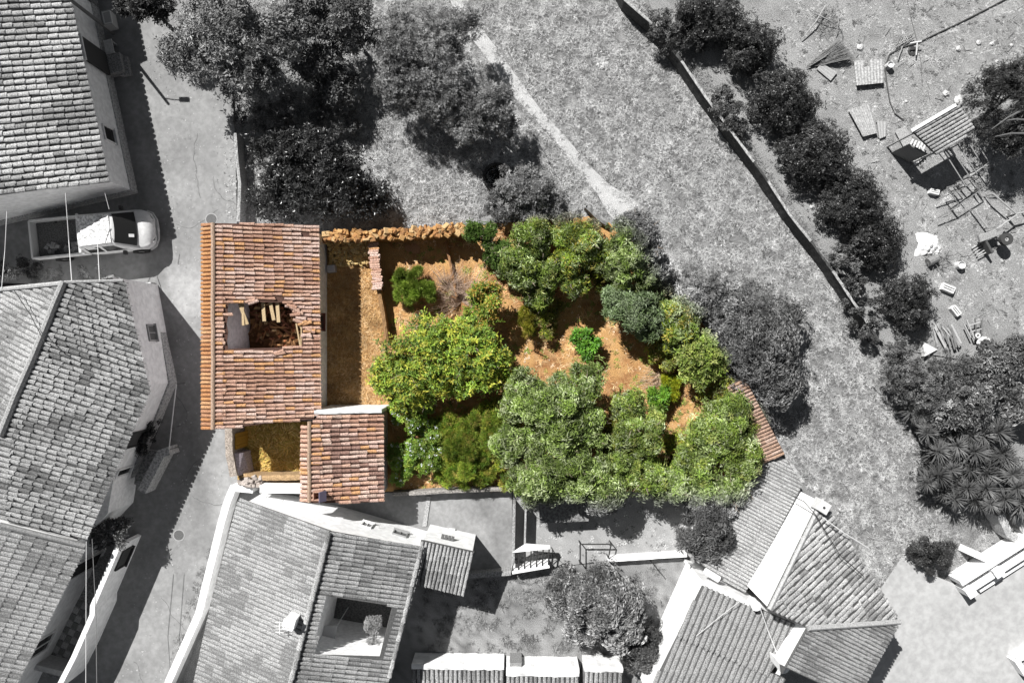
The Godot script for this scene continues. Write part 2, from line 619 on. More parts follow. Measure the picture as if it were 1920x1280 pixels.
func tree(called: String, label: String, category: String, ells: Array, count: int, kind: String, cols: Array, opt := {}) -> Node3D:
	# ells: [px, py, height of centre, radius in px, radius in px, upright radius in m] of each rounded mass of the crown
	var base := at(ells[0][0], ells[0][1], ells[0][2])
	base.y = 0.0
	if opt.has("base"): base = at(opt.base[0], opt.base[1])
	var t := thing(called, label, category, base, 0.0, opt.get("group", ""))
	var lumps := []
	var total := 0.0
	for e in ells:
		var c := at(e[0], e[1], e[2]) - base
		var k: float = (CAM - e[2]) / CAM / PPM
		var rx: float = e[3] * k
		var rz: float = e[4] * k
		var n: int = opt.get("lumps", maxi(5, int(rx * rz * 9.0)))
		for i in n:
			var y := 1.0 - 1.5 * (i + rng.randf()) / n
			var a := TAU * 0.618 * i + rnd(-0.5, 0.5)
			var q := sqrt(maxf(0.0, 1.0 - y * y))
			var d := Vector3(cos(a) * q, y, sin(a) * q)
			var l := c + d * Vector3(rx, e[5], rz) * rnd(0.50, 0.86)
			var r: float = minf(rx, rz) * rnd(0.18, 0.42)
			lumps.append([l, r, e[5] / minf(rx, rz), rnd(0.6, 1.4), c, maxf(rx, rz), Vector3(rnd(0.75, 1.4), rnd(0.8, 1.1), rnd(0.75, 1.4))])
			total += r * r
	var xf := []
	var tints := []
	var sc: float = opt.get("size", 1.0)
	for l in lumps:
		var n := int(count * l[1] * l[1] / total)
		for i in n:
			var d := Vector3(rnd(-1, 1), rnd(-0.55, 1), rnd(-1, 1))
			if d.length() < 0.1: continue
			d = d.normalized()
			var p: Vector3 = l[0] + d * l[1] * (rnd(0.55, 1.1) if rng.randf() < opt.get("tidy", 0.86) else rnd(1.0, 1.8)) * l[6] * Vector3(1, clampf(l[2], 0.5, 1.1), 1)
			if p.y < 0.08: p.y = rnd(0.05, 0.25)
			var away: Vector3 = (p - l[4]) * Vector3(1, 0.3, 1) / l[5]
			var up: Vector3 = (d * 0.75 + Vector3(0, 0.6, 0) + away * opt.get("droop", 0.25) + Vector3(rnd(-1, 1), rnd(-1, 1), rnd(-1, 1)) * 0.35).normalized()
			var x: Vector3 = up.cross(Vector3(rnd(-1, 1), rnd(-0.2, 0.2), rnd(-1, 1))).normalized()
			var s := sc * rnd(0.75, 1.25)
			xf.append(Transform3D(Basis(x, up, x.cross(up)).scaled(Vector3(s, s, s)), p))
			var c: Color = pick(cols) * (l[3] * rnd(0.78, 1.22))
			if opt.has("drained"):
				var w := near_plot(p.x + base.x, p.z + base.z)
				var v := c.r * 0.2126 + c.g * 0.7152 + c.b * 0.0722
				c = Color(v, v, v).lerp(c, w)
			tints.append(Color(c.r, c.g, c.b))
	merged("crown", t, sprig(kind), leaf_mat(opt.get("rough", 0.5), opt.get("back", 0.12)), xf, tints)
	if opt.get("flowers", 0) > 0:
		var fx := []
		var fc := []
		for i in opt.flowers:
			var k := rng.randi() % xf.size()
			fx.append(Transform3D(xf[k].basis.scaled(Vector3(0.65, 0.65, 0.65)), xf[k].origin + Vector3(0, 0.06, 0)))
			fc.append(opt.get("flower_col", grey(0.75)) * rnd(0.8, 1.05))
		swarm("flowers", t, sprig("flower"), leaf_mat(0.7, 0.2), fx, fc, "stuff")
	if opt.get("twigs", 0) > 0:
		var tw := begin()
		for i in opt.twigs:
			var l = lumps[rng.randi() % lumps.size()]
			var d := Vector3(rnd(-1, 1), rnd(0.0, 1), rnd(-1, 1)).normalized()
			var o: Vector3 = l[0] + d * l[1] * 0.5
			var e: Vector3 = l[0] + d * (l[1] + rnd(0.12, 0.4))
			tube(tw, [o, o.lerp(e, 0.6) + Vector3(rnd(-0.05, 0.05), 0.02, rnd(-0.05, 0.05)), e], 0.012, 0.004, 4)
			tube(tw, [o.lerp(e, 0.5), o.lerp(e, 0.5) + Vector3(rnd(-0.2, 0.2), rnd(0, 0.1), rnd(-0.2, 0.2))], 0.007, 0.003, 3)
		obj("bare_twigs", tw, mat(Color(0.34, 0.28, 0.22), 0.9), t).set_meta("kind", "stuff")
	# trunk and limbs
	var bark: Material = mat(opt.get("bark", grey(0.16)), 0.95, "grain", 0.5, 0.6)
	var st := begin()
	var fork: Vector3 = Vector3(0, ells[0][2] * 0.42, 0)
	var r0: float = opt.get("trunk", 0.09)
	tube(st, [Vector3(0, -0.05, 0), fork * 0.5 + Vector3(rnd(-0.05, 0.05), 0, rnd(-0.05, 0.05)), fork], r0 * 1.25, r0 * 0.8, 7)
	obj("trunk", st, bark, t)
	for i in mini(lumps.size(), 7):
		var l = lumps[i * lumps.size() / mini(lumps.size(), 7)]
		st = begin()
		tube(st, [fork - Vector3(0, 0.06, 0), fork.lerp(l[0], 0.5) + Vector3(rnd(-0.1, 0.1), 0.1, rnd(-0.1, 0.1)), l[0]], r0 * 0.55, r0 * 0.15, 5)
		obj("limb", st, bark, t)
	return t

func tuft(kind: String) -> ArrayMesh:
	var key := "tuft" + kind
	if cache.has(key): return cache[key]
	var r := RandomNumberGenerator.new()
	r.seed = hash(kind)
	var st := begin()
	var p: Array = {"straw": [9, 0.24, 0.015, 0.25], "grass": [12, 0.17, 0.012, 0.55], "crumb": [5, 0.05, 0.045, 0.3], "weed": [10, 0.10, 0.035, 0.5], "hay": [9, 0.36, 0.024, 0.35]}[kind]
	for i in p[0]:
		var a := r.randf_range(0.0, TAU)
		var d := Vector3(cos(a), r.randf_range(0.1, 1.0) * p[3] * 2.0, sin(a)).normalized()
		var side := d.cross(Vector3.UP).normalized()
		var o := Vector3(r.randf_range(-0.09, 0.09), 0, r.randf_range(-0.09, 0.09))
		var l: float = p[1] * r.randf_range(0.6, 1.3)
		var m := o + d * l * 0.55
		var tip := m + (d * Vector3(1, 0.25, 1)).normalized() * l * 0.5
		quad(st, o - side * p[2] * 0.5, o + side * p[2] * 0.5, m + side * p[2] * 0.5, m - side * p[2] * 0.5, Vector3.UP)
		tri(st, m - side * p[2] * 0.5, m + side * p[2] * 0.5, tip, Vector3.UP)
	st.generate_normals()
	cache[key] = st.commit()
	return cache[key]

func strew(called: String, label: String, poly: PackedVector2Array, per_m2: float, kind: String, cols: Array, opt := {}) -> void:
	# ground cover: uncountable tufts or crumbs lying on a stretch of ground
	var lo := poly[0]
	var hi := poly[0]
	for p in poly:
		lo = lo.min(p)
		hi = hi.max(p)
	var n := int((hi.x - lo.x) * (hi.y - lo.y) * per_m2)
	var xf := []
	var tints := []
	var avoid: Array = opt.get("avoid", [])
	var patchy: float = opt.get("patchy", 0.0)
	for i in n:
		var p := Vector2(rnd(lo.x, hi.x), rnd(lo.y, hi.y))
		if not Geometry2D.is_point_in_polygon(p, poly): continue
		var w := nz.get_noise_2d(p.x * 22.0 + opt.get("seed", 0.0), p.y * 22.0)
		if patchy > 0.0 and w < rnd(-0.5, 0.5) * (1.0 - patchy) - 0.1 + patchy * 0.25: continue
		var bad := false
		for q in avoid:
			if Geometry2D.is_point_in_polygon(p, q): bad = true
		if bad: continue
		var s: float = opt.get("size", 1.0) * rnd(0.6, 1.35)
		xf.append(Transform3D(Basis(Vector3.UP, rnd(0, TAU)).scaled(Vector3(s, s * rnd(0.6, 1.2), s)), Vector3(p.x, opt.get("y", 0.0) + rnd(-0.01, 0.015), p.y)))
		var c := pick(cols) * rnd(0.75, 1.2) * (1.0 + w * 0.5)
		tints.append(Color(c.r, c.g, c.b))
	if xf.is_empty(): return
	var o := swarm(called, null, tuft(kind), leaf_mat(0.8, 0.05), xf, tints)
	tag(o, label, opt.get("category", "grass"), "", "stuff")

# ---------------------------------------------------------------- the scene
func _ready() -> void:
	rng.seed = 20240611
	nz.seed = 7
	nz.frequency = 0.05
	nz.fractal_octaves = 4
	nz2.seed = 19
	nz2.frequency = 0.4
	nz2.fractal_octaves = 4
	# camera: a drone looking straight down
	var cam := Camera3D.new()
	cam.name = "camera"
	cam.position = Vector3(0, CAM, 0)
	cam.rotation_degrees = Vector3(-90, 0, 0)
	cam.fov = rad_to_deg(2.0 * atan(640.0 / PPM / CAM))
	cam.near = 0.5
	cam.far = 1500.0
	add_child(cam)
	cam.current = true
	# clear midday sky
	var sky := ProceduralSkyMaterial.new()
	sky.sky_top_color = Color(0.305, 0.315, 0.33)
	sky.sky_horizon_color = Color(0.50, 0.51, 0.52)
	sky.sky_curve = 0.15
	sky.ground_bottom_color = Color(0.35, 0.35, 0.35)
	sky.ground_horizon_color = Color(0.50, 0.51, 0.52)
	var env := Environment.new()
	env.background_mode = Environment.BG_SKY
	env.sky = Sky.new()
	env.sky.sky_material = sky
	env.tonemap_mode = Environment.TONE_MAPPER_LINEAR
	env.tonemap_exposure = 1.6
	env.sdfgi_enabled = true
	env.ssao_enabled = true
	env.ssil_enabled = true
	var we := WorldEnvironment.new()
	we.name = "world_environment"
	we.environment = env
	add_child(we)
	# the sun, high in the upper left of the picture
	var sun := DirectionalLight3D.new()
	sun.name = "sun"
	sun.light_energy = 1.6
	sun.light_color = Color(1.0, 0.995, 0.985)
	sun.light_angular_distance = 0.5
	sun.shadow_enabled = true
	add_child(sun)
	sun.look_at_from_position(Vector3.ZERO, Vector3(0.563, -1.0, 0.722))

	speckle("grain", 3, 0.045, 4, 0.55, 1.0, 2.2, 256)
	speckle("lichen", 21, 0.07, 4, 0.30, 1.0, 3.2)
	speckle("plaster", 5, 0.012, 5, 0.78, 1.0, 1.8)
	speckle("stain", 8, 0.02, 5, 0.45, 1.0, 2.4)
	speckle("gravel", 11, 0.03, 6, 0.80, 1.0, 1.8)
	speckle("soil", 13, 0.05, 5, 0.42, 1.0, 2.8)
	plot_area = flats([[720, 770], [700, 430], [850, 416], [1110, 400], [1175, 430], [1230, 520], [1325, 600], [1365, 655], [1400, 705], [1475, 850], [1445, 875], [1400, 930], [1255, 938], [960, 945], [720, 925]], 2.5)
	setting()
	cracks()
	house_north_west()
	house_west()
	house_south_west()
	ruined_house()
	annex_and_yard()
	house_south()
	yards()
	houses_south_east()
	walls_and_gate()
	truck()
	street_things()
	plot_trees()
	grey_trees()
	allotment()
	plot_things()

const TERRACOTTA := [Color(0.501, 0.290, 0.207), Color(0.589, 0.360, 0.268), Color(0.676, 0.371, 0.183), Color(0.621, 0.394, 0.305), Color(0.654, 0.418, 0.317), Color(0.687, 0.452, 0.342), Color(0.665, 0.464, 0.390), Color(0.719, 0.522, 0.439)]
const ORANGE := [Color(0.56, 0.28, 0.12), Color(0.52, 0.25, 0.11), Color(0.58, 0.33, 0.17), Color(0.48, 0.25, 0.14)]
const ASH := [Color(0.22, 0.22, 0.22), Color(0.34, 0.34, 0.34), Color(0.40, 0.40, 0.40), Color(0.44, 0.44, 0.44), Color(0.48, 0.48, 0.48), Color(0.54, 0.54, 0.54)]
const PALE := [Color(0.28, 0.28, 0.28), Color(0.38, 0.38, 0.38), Color(0.42, 0.42, 0.42), Color(0.46, 0.46, 0.46), Color(0.50, 0.50, 0.50)]

func white_m() -> Material: return mat(grey(0.90), 0.9, "plaster", 2.6, 0.15)
func lime_m() -> Material: return mat(grey(0.75), 0.92, "plaster", 1.7, 0.3)
func worn_m() -> Material: return mat(grey(0.50), 0.95, "stain", 1.3, 0.6)
func glass_m() -> Material: return mat(grey(0.02), 0.12)
func dark_m() -> Material: return mat(grey(0.04), 0.7)
func iron_m() -> Material: return mat(grey(0.035), 0.6)

func setting() -> void:
	# open ground: one sheet to the horizon, finely modelled where the picture looks
	var st := begin()
	st.set_smooth_group(0)
	var dip := func(x: float, z: float) -> float:
		return -0.014 - 0.05 * (1.0 + nz.get_noise_2d(x * 26.0, z * 26.0)) * smoothstep(0.0, 2.0, minf(26.0 - absf(x), 19.0 - absf(z)))
	var shade := func(x: float, z: float) -> Color:
		var a := nz.get_noise_2d(x * 9.0, z * 9.0)
		var b := nz.get_noise_2d(x * 60.0 + 80.0, z * 60.0)
		var v := 0.31 + 0.11 * a + 0.09 * b
		return grey(clampf(v, 0.07, 0.45))
	for j in 152:
		for i in 208:
			var x := -26.0 + i * 0.25
			var z := -19.0 + j * 0.25
			for k in [[0, 0], [1, 0], [1, 1], [0, 0], [1, 1], [0, 1]]:
				var px: float = x + k[0] * 0.25
				var pz: float = z + k[1] * 0.25
				st.set_color(shade.call(px, pz))
				st.add_vertex(Vector3(px, dip.call(px, pz), pz))
	var e := [-450.0, -26.0, 26.0, 450.0]
	var f := [-450.0, -19.0, 19.0, 450.0]
	st.set_color(grey(0.24))
	for j in 3:
		for i in 3:
			if i == 1 and j == 1: continue
			quad(st, Vector3(e[i], -0.014, f[j]), Vector3(e[i + 1], -0.014, f[j]), Vector3(e[i + 1], -0.014, f[j + 1]), Vector3(e[i], -0.014, f[j + 1]), Vector3.UP)
	tag(obj("ground", st, mat(Color.WHITE, 0.95, "soil", 1.1, 0.8, true)), "dry grey field and open ground", "", "", "structure")

	var mottle := func(base: float, low: float, fine: float) -> Callable:
		return func(x: float, z: float) -> Color:
			return grey(maxf(0.03, base + low * nz.get_noise_2d(x * 11.0, z * 11.0) + fine * nz.get_noise_2d(x * 55.0, z * 55.0 + 40.0)))
	var asphalt := func(x: float, z: float) -> Color:
		var v := 0.255 + 0.07 * nz.get_noise_2d(x * 8.0, z * 8.0) + 0.03 * nz.get_noise_2d(x * 50.0, z * 50.0)
		# pale mortar spilt by the house corner, cement strip along the truck alley
		v += 0.13 * clampf(1.2 - Vector2(x, z).distance_to(flat(345, 545)) / 1.1 + 0.6 * nz.get_noise_2d(x * 40.0, z * 40.0), 0.0, 1.0)
		v += 0.06 * clampf(1.0 - absf(x + 12.6 - 0.05 * z) / 0.8, 0.0, 1.0) * step_to(z, -2.5)
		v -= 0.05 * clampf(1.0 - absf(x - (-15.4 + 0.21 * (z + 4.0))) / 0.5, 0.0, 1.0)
		return grey(v)
	sheet("street", flats([[-90, -90], [428, -90], [432, 120], [441, 260], [444, 420], [452, 790], [450, 905], [432, 960], [390, 1150], [300, 1370], [-90, 1370]]), 0.012, 0.3, asphalt, mat(Color.WHITE, 0.9, "gravel", 5.3, 0.0, true)).set_meta("label", "pale worn asphalt street between the old houses")
	sheet("concrete_road", flats([[1596, 1380], [1640, 1190], [1640, 1120], [1692, 1043], [1735, 1072], [1800, 1098], [1850, 1080], [2010, 990], [2010, 1380]]), 0.014, 0.3, mottle.call(0.40, 0.04, 0.01), mat(Color.WHITE, 0.85, "gravel", 7.1, 0.0, true)).set_meta("label", "bright concrete road apron by the white gate")
	var lane := PackedVector2Array()
	var way := [[838, -40, 13], [880, 45, 12], [925, 105, 14], [965, 160, 14], [1010, 215, 10], [1055, 265, 10], [1095, 315, 10], [1130, 352, 15], [1160, 385, 26], [1185, 408, 30]]
	for k in 2:
		for i in way.size():
			var w: Array = way[i if k == 0 else way.size() - 1 - i]
			var s := (1.0 if k == 0 else -1.0) * float(w[2]) * rnd(0.85, 1.15)
			lane.append(flat(w[0] + s * 0.75, w[1] - s * 0.65))
	sheet("dirt_path", lane, 0.002, 0.2, mottle.call(0.62, 0.06, 0.12), mat(Color.WHITE, 0.95, "soil", 0.9, 0.5, true)).set_meta("label", "pale trodden dirt path across the field")
	sheet("allotment_soil", flats([[1180, -90], [2010, -90], [2010, 700], [1900, 690], [1720, 660], [1640, 640], [1590, 560], [1440, 350], [1330, 185], [1235, 50]]), 0.004, 0.3, mottle.call(0.34, 0.09, 0.09), mat(Color.WHITE, 0.95, "soil", 1.3, 0.6, true)).set_meta("label", "bare stony soil of the allotment")
	var earth := func(x: float, z: float) -> Color:
		var a := nz.get_noise_2d(x * 13.0, z * 13.0)
		var b := nz.get_noise_2d(x * 50.0, z * 50.0 + 9.0)
		var c := Color(0.64, 0.37, 0.15).lerp(Color(0.36, 0.17, 0.07), clampf(0.25 - a * 2.2, 0.0, 1.0)).lerp(Color(0.68, 0.44, 0.22), clampf(b * 1.3, 0.0, 0.8))
		if x < -5.3: c = c.lerp(Color(0.58, 0.36, 0.15), 0.5)
		return c
	var swell := func(x: float, z: float) -> float: return 0.03 + 0.03 * nz.get_noise_2d(x * 30.0, z * 30.0)
	sheet("plot_soil", flats([[610, 436], [870, 424], [1125, 404], [1208, 470], [1300, 580], [1385, 705], [1470, 850], [1430, 890], [1290, 921], [960, 921], [722, 921], [722, 768], [610, 768]]), 0.006, 0.2, earth, mat(Color.WHITE, 0.97, "soil", 1.0, 0.8, true), swell).set_meta("label", "orange dry earth of the walled plot")
	sheet("garden_ground", flats([[740, 1078], [960, 1074], [1130, 1054], [1290, 1046], [1250, 1160], [1210, 1240], [1180, 1310], [700, 1310]]), 0.008, 0.25, mottle.call(0.31, 0.10, 0.18), mat(Color.WHITE, 0.95, "soil", 0.9, 0.7, true)).set_meta("label", "patchy ground of the lower back garden")
	sheet("side_yard", flats([[962, 922], [1300, 922], [1305, 1044], [1130, 1052], [962, 1072]]), 0.010, 0.25, mottle.call(0.31, 0.06, 0.07), mat(Color.WHITE, 0.92, "gravel", 1.2, 0.3, true)).set_meta("label", "grey side yard under the overhanging trees")
	sheet("concrete_yard", flats([[600, 926], [960, 919], [960, 1076], [770, 1078], [640, 1000]]), 0.016, 0.25, mottle.call(0.25, 0.10, 0.04), mat(Color.WHITE, 0.9, "gravel", 4.1, 0.0, true)).set_meta("label", "stained concrete yard behind the white house")
	var straw := func(x: float, z: float) -> Color: return Color(0.40, 0.23, 0.06).lerp(Color(0.56, 0.36, 0.12), clampf(0.5 + nz.get_noise_2d(x * 40.0, z * 40.0), 0.0, 1.0))
	sheet("yard_soil", flats([[445, 790], [580, 790], [580, 904], [445, 904]]), 0.018, 0.2, straw, mat(Color.WHITE, 0.95, "soil", 0.8, 0.7, true)).set_meta("label", "straw coloured ground of the tiny walled yard")

func cracks() -> void:
	# hairline cracks in the street surface
	var st := begin()
	for q in [[330, 800, 0.1, 16], [360, 930, 0.3, 18], [380, 860, 2.9, 12], [300, 1120, 0.5, 20], [370, 250, 1.2, 22], [330, 420, 0.4, 16], [400, 330, 1.9, 14], [250, 1240, 0.2, 14]]:
		var p := flat(q[0], q[1])
		var dir: float = q[2]
		for i in q[3]:
			dir += rnd(-0.5, 0.5)
			var n := p + Vector2(cos(dir), sin(dir)) * 0.13
			var s := Vector2(-sin(dir), cos(dir)) * rnd(0.005, 0.011)
			quad(st, Vector3(p.x - s.x, 0.0165, p.y - s.y), Vector3(p.x + s.x, 0.0165, p.y + s.y), Vector3(n.x + s.x, 0.0165, n.y + s.y), Vector3(n.x - s.x, 0.0165, n.y - s.y), Vector3.UP)
			p = n
	obj("crack", st, mat(grey(0.10), 0.95), get_node("street"))

func step_to(v: float, edge: float) -> float:
	return clampf((v - edge) / 0.8, 0.0, 1.0)

# ---------------------------------------------------------------- houses
func house_north_west() -> void:
	var h := thing("long_house", "long grey house with a steep tiled roof, beside the parked truck", "house", at(60, 250))
	h.position = Vector3.ZERO
	var pl := slope(at(201, 337, 2.5), at(130, 0, 2.5), at(0, 362, 3.65))
	var e0 := on(pl, 202, 338)
	var up: Vector3 = -pl.v * 5.3
	var e1: Vector3 = e0 + pl.u * 8.1
	var r0: Vector3 = on(pl, 202, 338) + up + pl.u * -0.12
	var r1: Vector3 = e1 + up
	var slab := roof(h, "roof", pl, [e0, e1, r1, r0], 0.235, 0.36, [grey(0.30), grey(0.40), grey(0.47), grey(0.53), grey(0.60)], grey(0.05), 300)
	var pl2 := slope(r0, r1, Vector3(r0.x - 4.0, r0.y - 1.4, r0.z + 0.9))
	roof(h, "roof", pl2, [r0, r1, r1 + pl2.v * 4.5, r0 + pl2.v * 4.5], 0.235, 0.36, ASH, grey(0.10))
	ridge(slab, r0, r1, ASH)
	var foot := PackedVector2Array()
	for p in [e0 - pl.v * 0.2 + pl.u * 0.10, e1 - pl.v * 0.2, r1, r1 + pl2.v * 4.3, r0 + pl2.v * 4.3, r0 + pl.u * 0.10]:
		foot.append(Vector2(p.x, p.z))
	body(h, "wall", foot, [pl, pl2], mat(grey(0.84), 0.92, "plaster", 2.0, 0.25))
	# rough plinth
	var st := begin()
	var cen := Vector2(-20, -9)
	var base := PackedVector2Array()
	for p in foot: base.append(p + (p - cen).normalized() * 0.07)
	prism(st, base, -0.04, even(base.size(), 0.55))
	obj("plinth", st, worn_m(), h)
	# east side: garage door, small window, step and bench
	var a := foot[0]
	var b := foot[1]
	var d := (b - a).normalized()
	var out := Vector2(-d.y, d.x)
	if out.x < 0.0: out = -out
	var on_wall := func(z: float) -> Vector2: return a + d * ((z - a.y) / d.y)
	opening(h, "window", on_wall.call(-8.75), on_wall.call(-8.1), 0.95, 1.75, out, lime_m(), glass_m(), 1)
	st = begin()
	var p0: Vector2 = on_wall.call(-12.1)
	var p1: Vector2 = on_wall.call(-11.15)
	var m2 := (p0 + p1) * 0.5 + out * 0.09
	box(st, Vector3(m2.x, 1.28, m2.y), Vector3(0.10, 1.7, 0.95), Basis(Vector3(out.x, 0, out.y), Vector3.UP, Vector3(d.x, 0, d.y)))
	var door := obj("door", st, dark_m(), h)
	st = begin()
	box(st, Vector3(m2.x, 2.17, m2.y), Vector3(0.16, 0.09, 1.08), Basis(Vector3(out.x, 0, out.y), Vector3.UP, Vector3(d.x, 0, d.y)))
	obj("lintel", st, lime_m(), door)
	for k in [[221, 126, 0.42, 0.75, 0.80], [236, 127, 0.22, 0.45, 0.78]]:
		st = begin()
		var c := at(k[0], k[1])
		box(st, Vector3(c.x, k[2] * 0.5, c.z), Vector3(k[3], k[2], k[4]), Basis(Vector3.UP, 0.21))
		obj("step", st, mat(grey(0.30), 0.95, "stain", 0.9, 0.4), h)
	st = begin()
	var c2 := at(214, 95)
	box(st, Vector3(c2.x, 0.42, c2.z), Vector3(0.36, 0.06, 0.6), Basis(Vector3.UP, 0.21))
	for s in [-1, 1]: box(st, Vector3(c2.x + s * 0.03, 0.2, c2.z + s * 0.22), Vector3(0.3, 0.4, 0.07), Basis(Vector3.UP, 0.21))
	tag(obj("bench", st, mat(grey(0.45), 0.9, "plaster", 0.8)), "low grey stone bench against the long house wall", "bench")

	# its taller neighbour, whose front just shows at the top edge
	var n := thing("corner_house", "dark fronted house just inside the top left edge", "house", Vector3.ZERO)
	var f2 := PackedVector2Array([b + d * 0.02 + out * 0.06, b + d * 6.0 + out * 0.06, b + d * 6.0 - out * 6.0, b + d * 0.02 - out * 6.0])
	st = begin()
	prism(st, f2, -0.05, even(4, 3.2))
	obj("wall", st, mat(grey(0.26), 0.92, "stain", 1.7, 0.3), n)
	var q0 := at(128, -3, 3.2) + Vector3(0.2, 0, 0)
	var pl3 := slope(Vector3(f2[0].x, 3.25, f2[0].y), Vector3(f2[1].x, 3.25, f2[1].y), Vector3(f2[3].x, 5.0, f2[3].y))
	roof(n, "roof", pl3, [Vector3(f2[0].x, 3.25, f2[0].y) + pl3.v * 0.2, Vector3(f2[1].x, 3.25, f2[1].y) + pl3.v * 0.2, Vector3(f2[1].x, 3.25, f2[1].y) - pl3.v * 6.0, Vector3(f2[0].x, 3.25, f2[0].y) - pl3.v * 6.0], 0.235, 0.36, ASH, grey(0.1))
	opening(n, "window", f2[0] + d * 0.7, f2[0] + d * 1.5, 0.9, 2.0, out, lime_m(), glass_m(), 2)
	# air conditioner box on that front
	var ac := thing("air_conditioner", "small framed air conditioner box on the dark top left house front", "air conditioner", at(205, 38, 0.6))
	st = begin()
	box(st, Vector3.ZERO, Vector3(0.62, 0.5, 0.36), Basis(Vector3.UP, 1.78))
	obj("casing", st, mat(grey(0.30), 0.6), ac)
	st = begin()
	var bb := Basis(Vector3.UP, 0.21)
	for s in [-1, 1]:
		box(st, bb * Vector3(s * 0.16 + 0.05, 0.26, 0), Vector3(0.03, 0.03, 0.5), bb)
		box(st, bb * Vector3(0.05, 0.26, s * 0.24), Vector3(0.34, 0.03, 0.03), bb)
	obj("frame", st, mat(grey(0.55), 0.5), ac)

func house_west() -> void:
	var h := thing("house_with_hip", "grey tiled house with a mortared ridge and blank plastered east wall", "house")
	var pe := slope(at(120, 530, 4.0), at(0, 815, 4.0), at(170, 975, 2.6))
	var pw := slope(at(120, 530, 4.0), at(0, 815, 4.0), Vector3(-20.6, 3.0, -3.2))
	var c0 := on(pe, 120, 529)
	var c1 := on(pe, 231, 526)
	var c2 := on(pe, 280, 733)
	var c3 := on(pe, 160, 1012)
	var c4 := on(pe, -12, 970)
	var slab := roof(h, "roof", pe, [c0, c1, c2, c3, c4, on(pe, 0, 815)], 0.19, 0.36, ASH, grey(0.11), 300, [], 0.27, 0.018)
	var far0: Vector3 = c0 + pw.v * 4.6
	var far1: Vector3 = on(pe, -12, 843) + pw.v * 4.6 + pw.u * 2.0
	var w0 := on(pw, 120, 531)
	var w1 := on(pw, 0, 543)
	roof(h, "roof", pw, [w0, w1, w1 + (w1 - w0) * 1.6, far1, on(pe, -12, 843) + pw.u * 2.0, on(pe, -12, 843)], 0.19, 0.36, PALE, grey(0.16), 140, [], 0.24, 0.018)
	# thick mortar ridge and north edge
	var st := begin()
	var r := []
	for k in 9: r.append(c0.lerp(on(pe, 0, 815), k / 8.0) + Vector3(rnd(-0.02, 0.02), 0.03, rnd(-0.02, 0.02)))
	tube(st, r, 0.13, 0.13, 8)
	obj("mortar_ridge", st, mat(grey(0.40), 0.95, "stain", 0.8, 0.6), slab)
	st = begin()
	tube(st, [w1 + (w1 - w0) * 1.2 + Vector3(0, 0.03, 0), w1 + Vector3(0, 0.03, 0), w0 + Vector3(0, 0.04, 0)], 0.10, 0.10, 8)
	tube(st, [c0 + Vector3(0, 0.02, 0), c1 + Vector3(0, 0.02, 0)], 0.06, 0.06, 6)
	obj("mortar_verge", st, mat(grey(0.45), 0.95, "stain", 0.8, 0.6), slab)
	var foot := PackedVector2Array([Vector2(-15.10, -2.42), Vector2(-14.36, 1.72), Vector2(-15.0, 3.3), Vector2(-16.95, 7.75), Vector2(-19.4, 6.6), Vector2(-22.0, 3.0), Vector2(-20.4, -2.3), Vector2(c0.x, c0.z + 0.12)])
	body(h, "wall", foot, [pe, pw], mat(grey(0.86), 0.92, "plaster", 2.2, 0.2))
	st = begin()
	var low := PackedVector2Array([Vector2(-15.20, -2.50), Vector2(-14.27, 1.74), Vector2(-14.92, 3.34), Vector2(-16.86, 7.78), Vector2(-17.2, 7.6), Vector2(-15.4, 1.7), Vector2(-16.0, -2.4)])
	prism(st, low, -0.04, [0.42, 0.65, 0.62, 0.5, 0.5, 0.5, 0.4])
	obj("plinth", st, worn_m(), h)
	var a := foot[0]
	var b := foot[1]
	var d := (b - a).normalized()
	opening(h, "window", a + d * 1.75, a + d * 2.45, 1.0, 1.6, Vector2(-d.y, d.x) * -1.0 if -d.y < 0 else Vector2(-d.y, d.x), mat(grey(0.30), 0.7), mat(grey(0.10), 0.4), 2)
	a = foot[2]
	b = foot[3]
	d = (b - a).normalized()
	opening(h, "door", a + d * 0.35, a + d * 1.05, 0.0, 2.0, Vector2(0.9, 0.4), dark_m(), mat(grey(0.05), 0.5), 1)
	opening(h, "window", a + d * 2.0, a + d * 2.7, 0.8, 1.8, Vector2(0.9, 0.4), lime_m(), glass_m(), 2)

	# walled terrace in front: rail, stub wall, floor
	st = begin()
	wall_line(st, flats([[316, 845], [301, 850], [264, 922]], 0.85), 0.85, 0.85, 0.36, 0.0, 0.012)
	tag(obj("terrace_wall", st, worn_m()), "thick rough grey terrace wall standing beside the shaded street", "wall")
	st = begin()
	prism(st, flats([[246, 838], [318, 850], [282, 916], [224, 900]], 0.2), 0.0, even(4, 0.2))
	tag(obj("terrace_floor", st, mat(grey(0.36), 0.95, "stain", 1.4, 0.3)), "", "", "", "structure")
	var rail := thing("terrace_rail", "thin pale handrail between the grey house corner and terrace wall", "railing")
	st = begin()
	tube(st, [at(330, 720, 0.75), at(322, 790, 0.8), at(316, 843, 0.85)], 0.022)
	obj("handrail", st, mat(grey(0.62), 0.5), rail)
	for k in 4:
		var p := at(330, 720, 0.76).lerp(at(316, 843, 0.86), k / 3.0)
		st = begin()
		tube(st, [Vector3(p.x, 0, p.z), p], 0.014)
		obj("post", st, mat(grey(0.08), 0.6), rail)

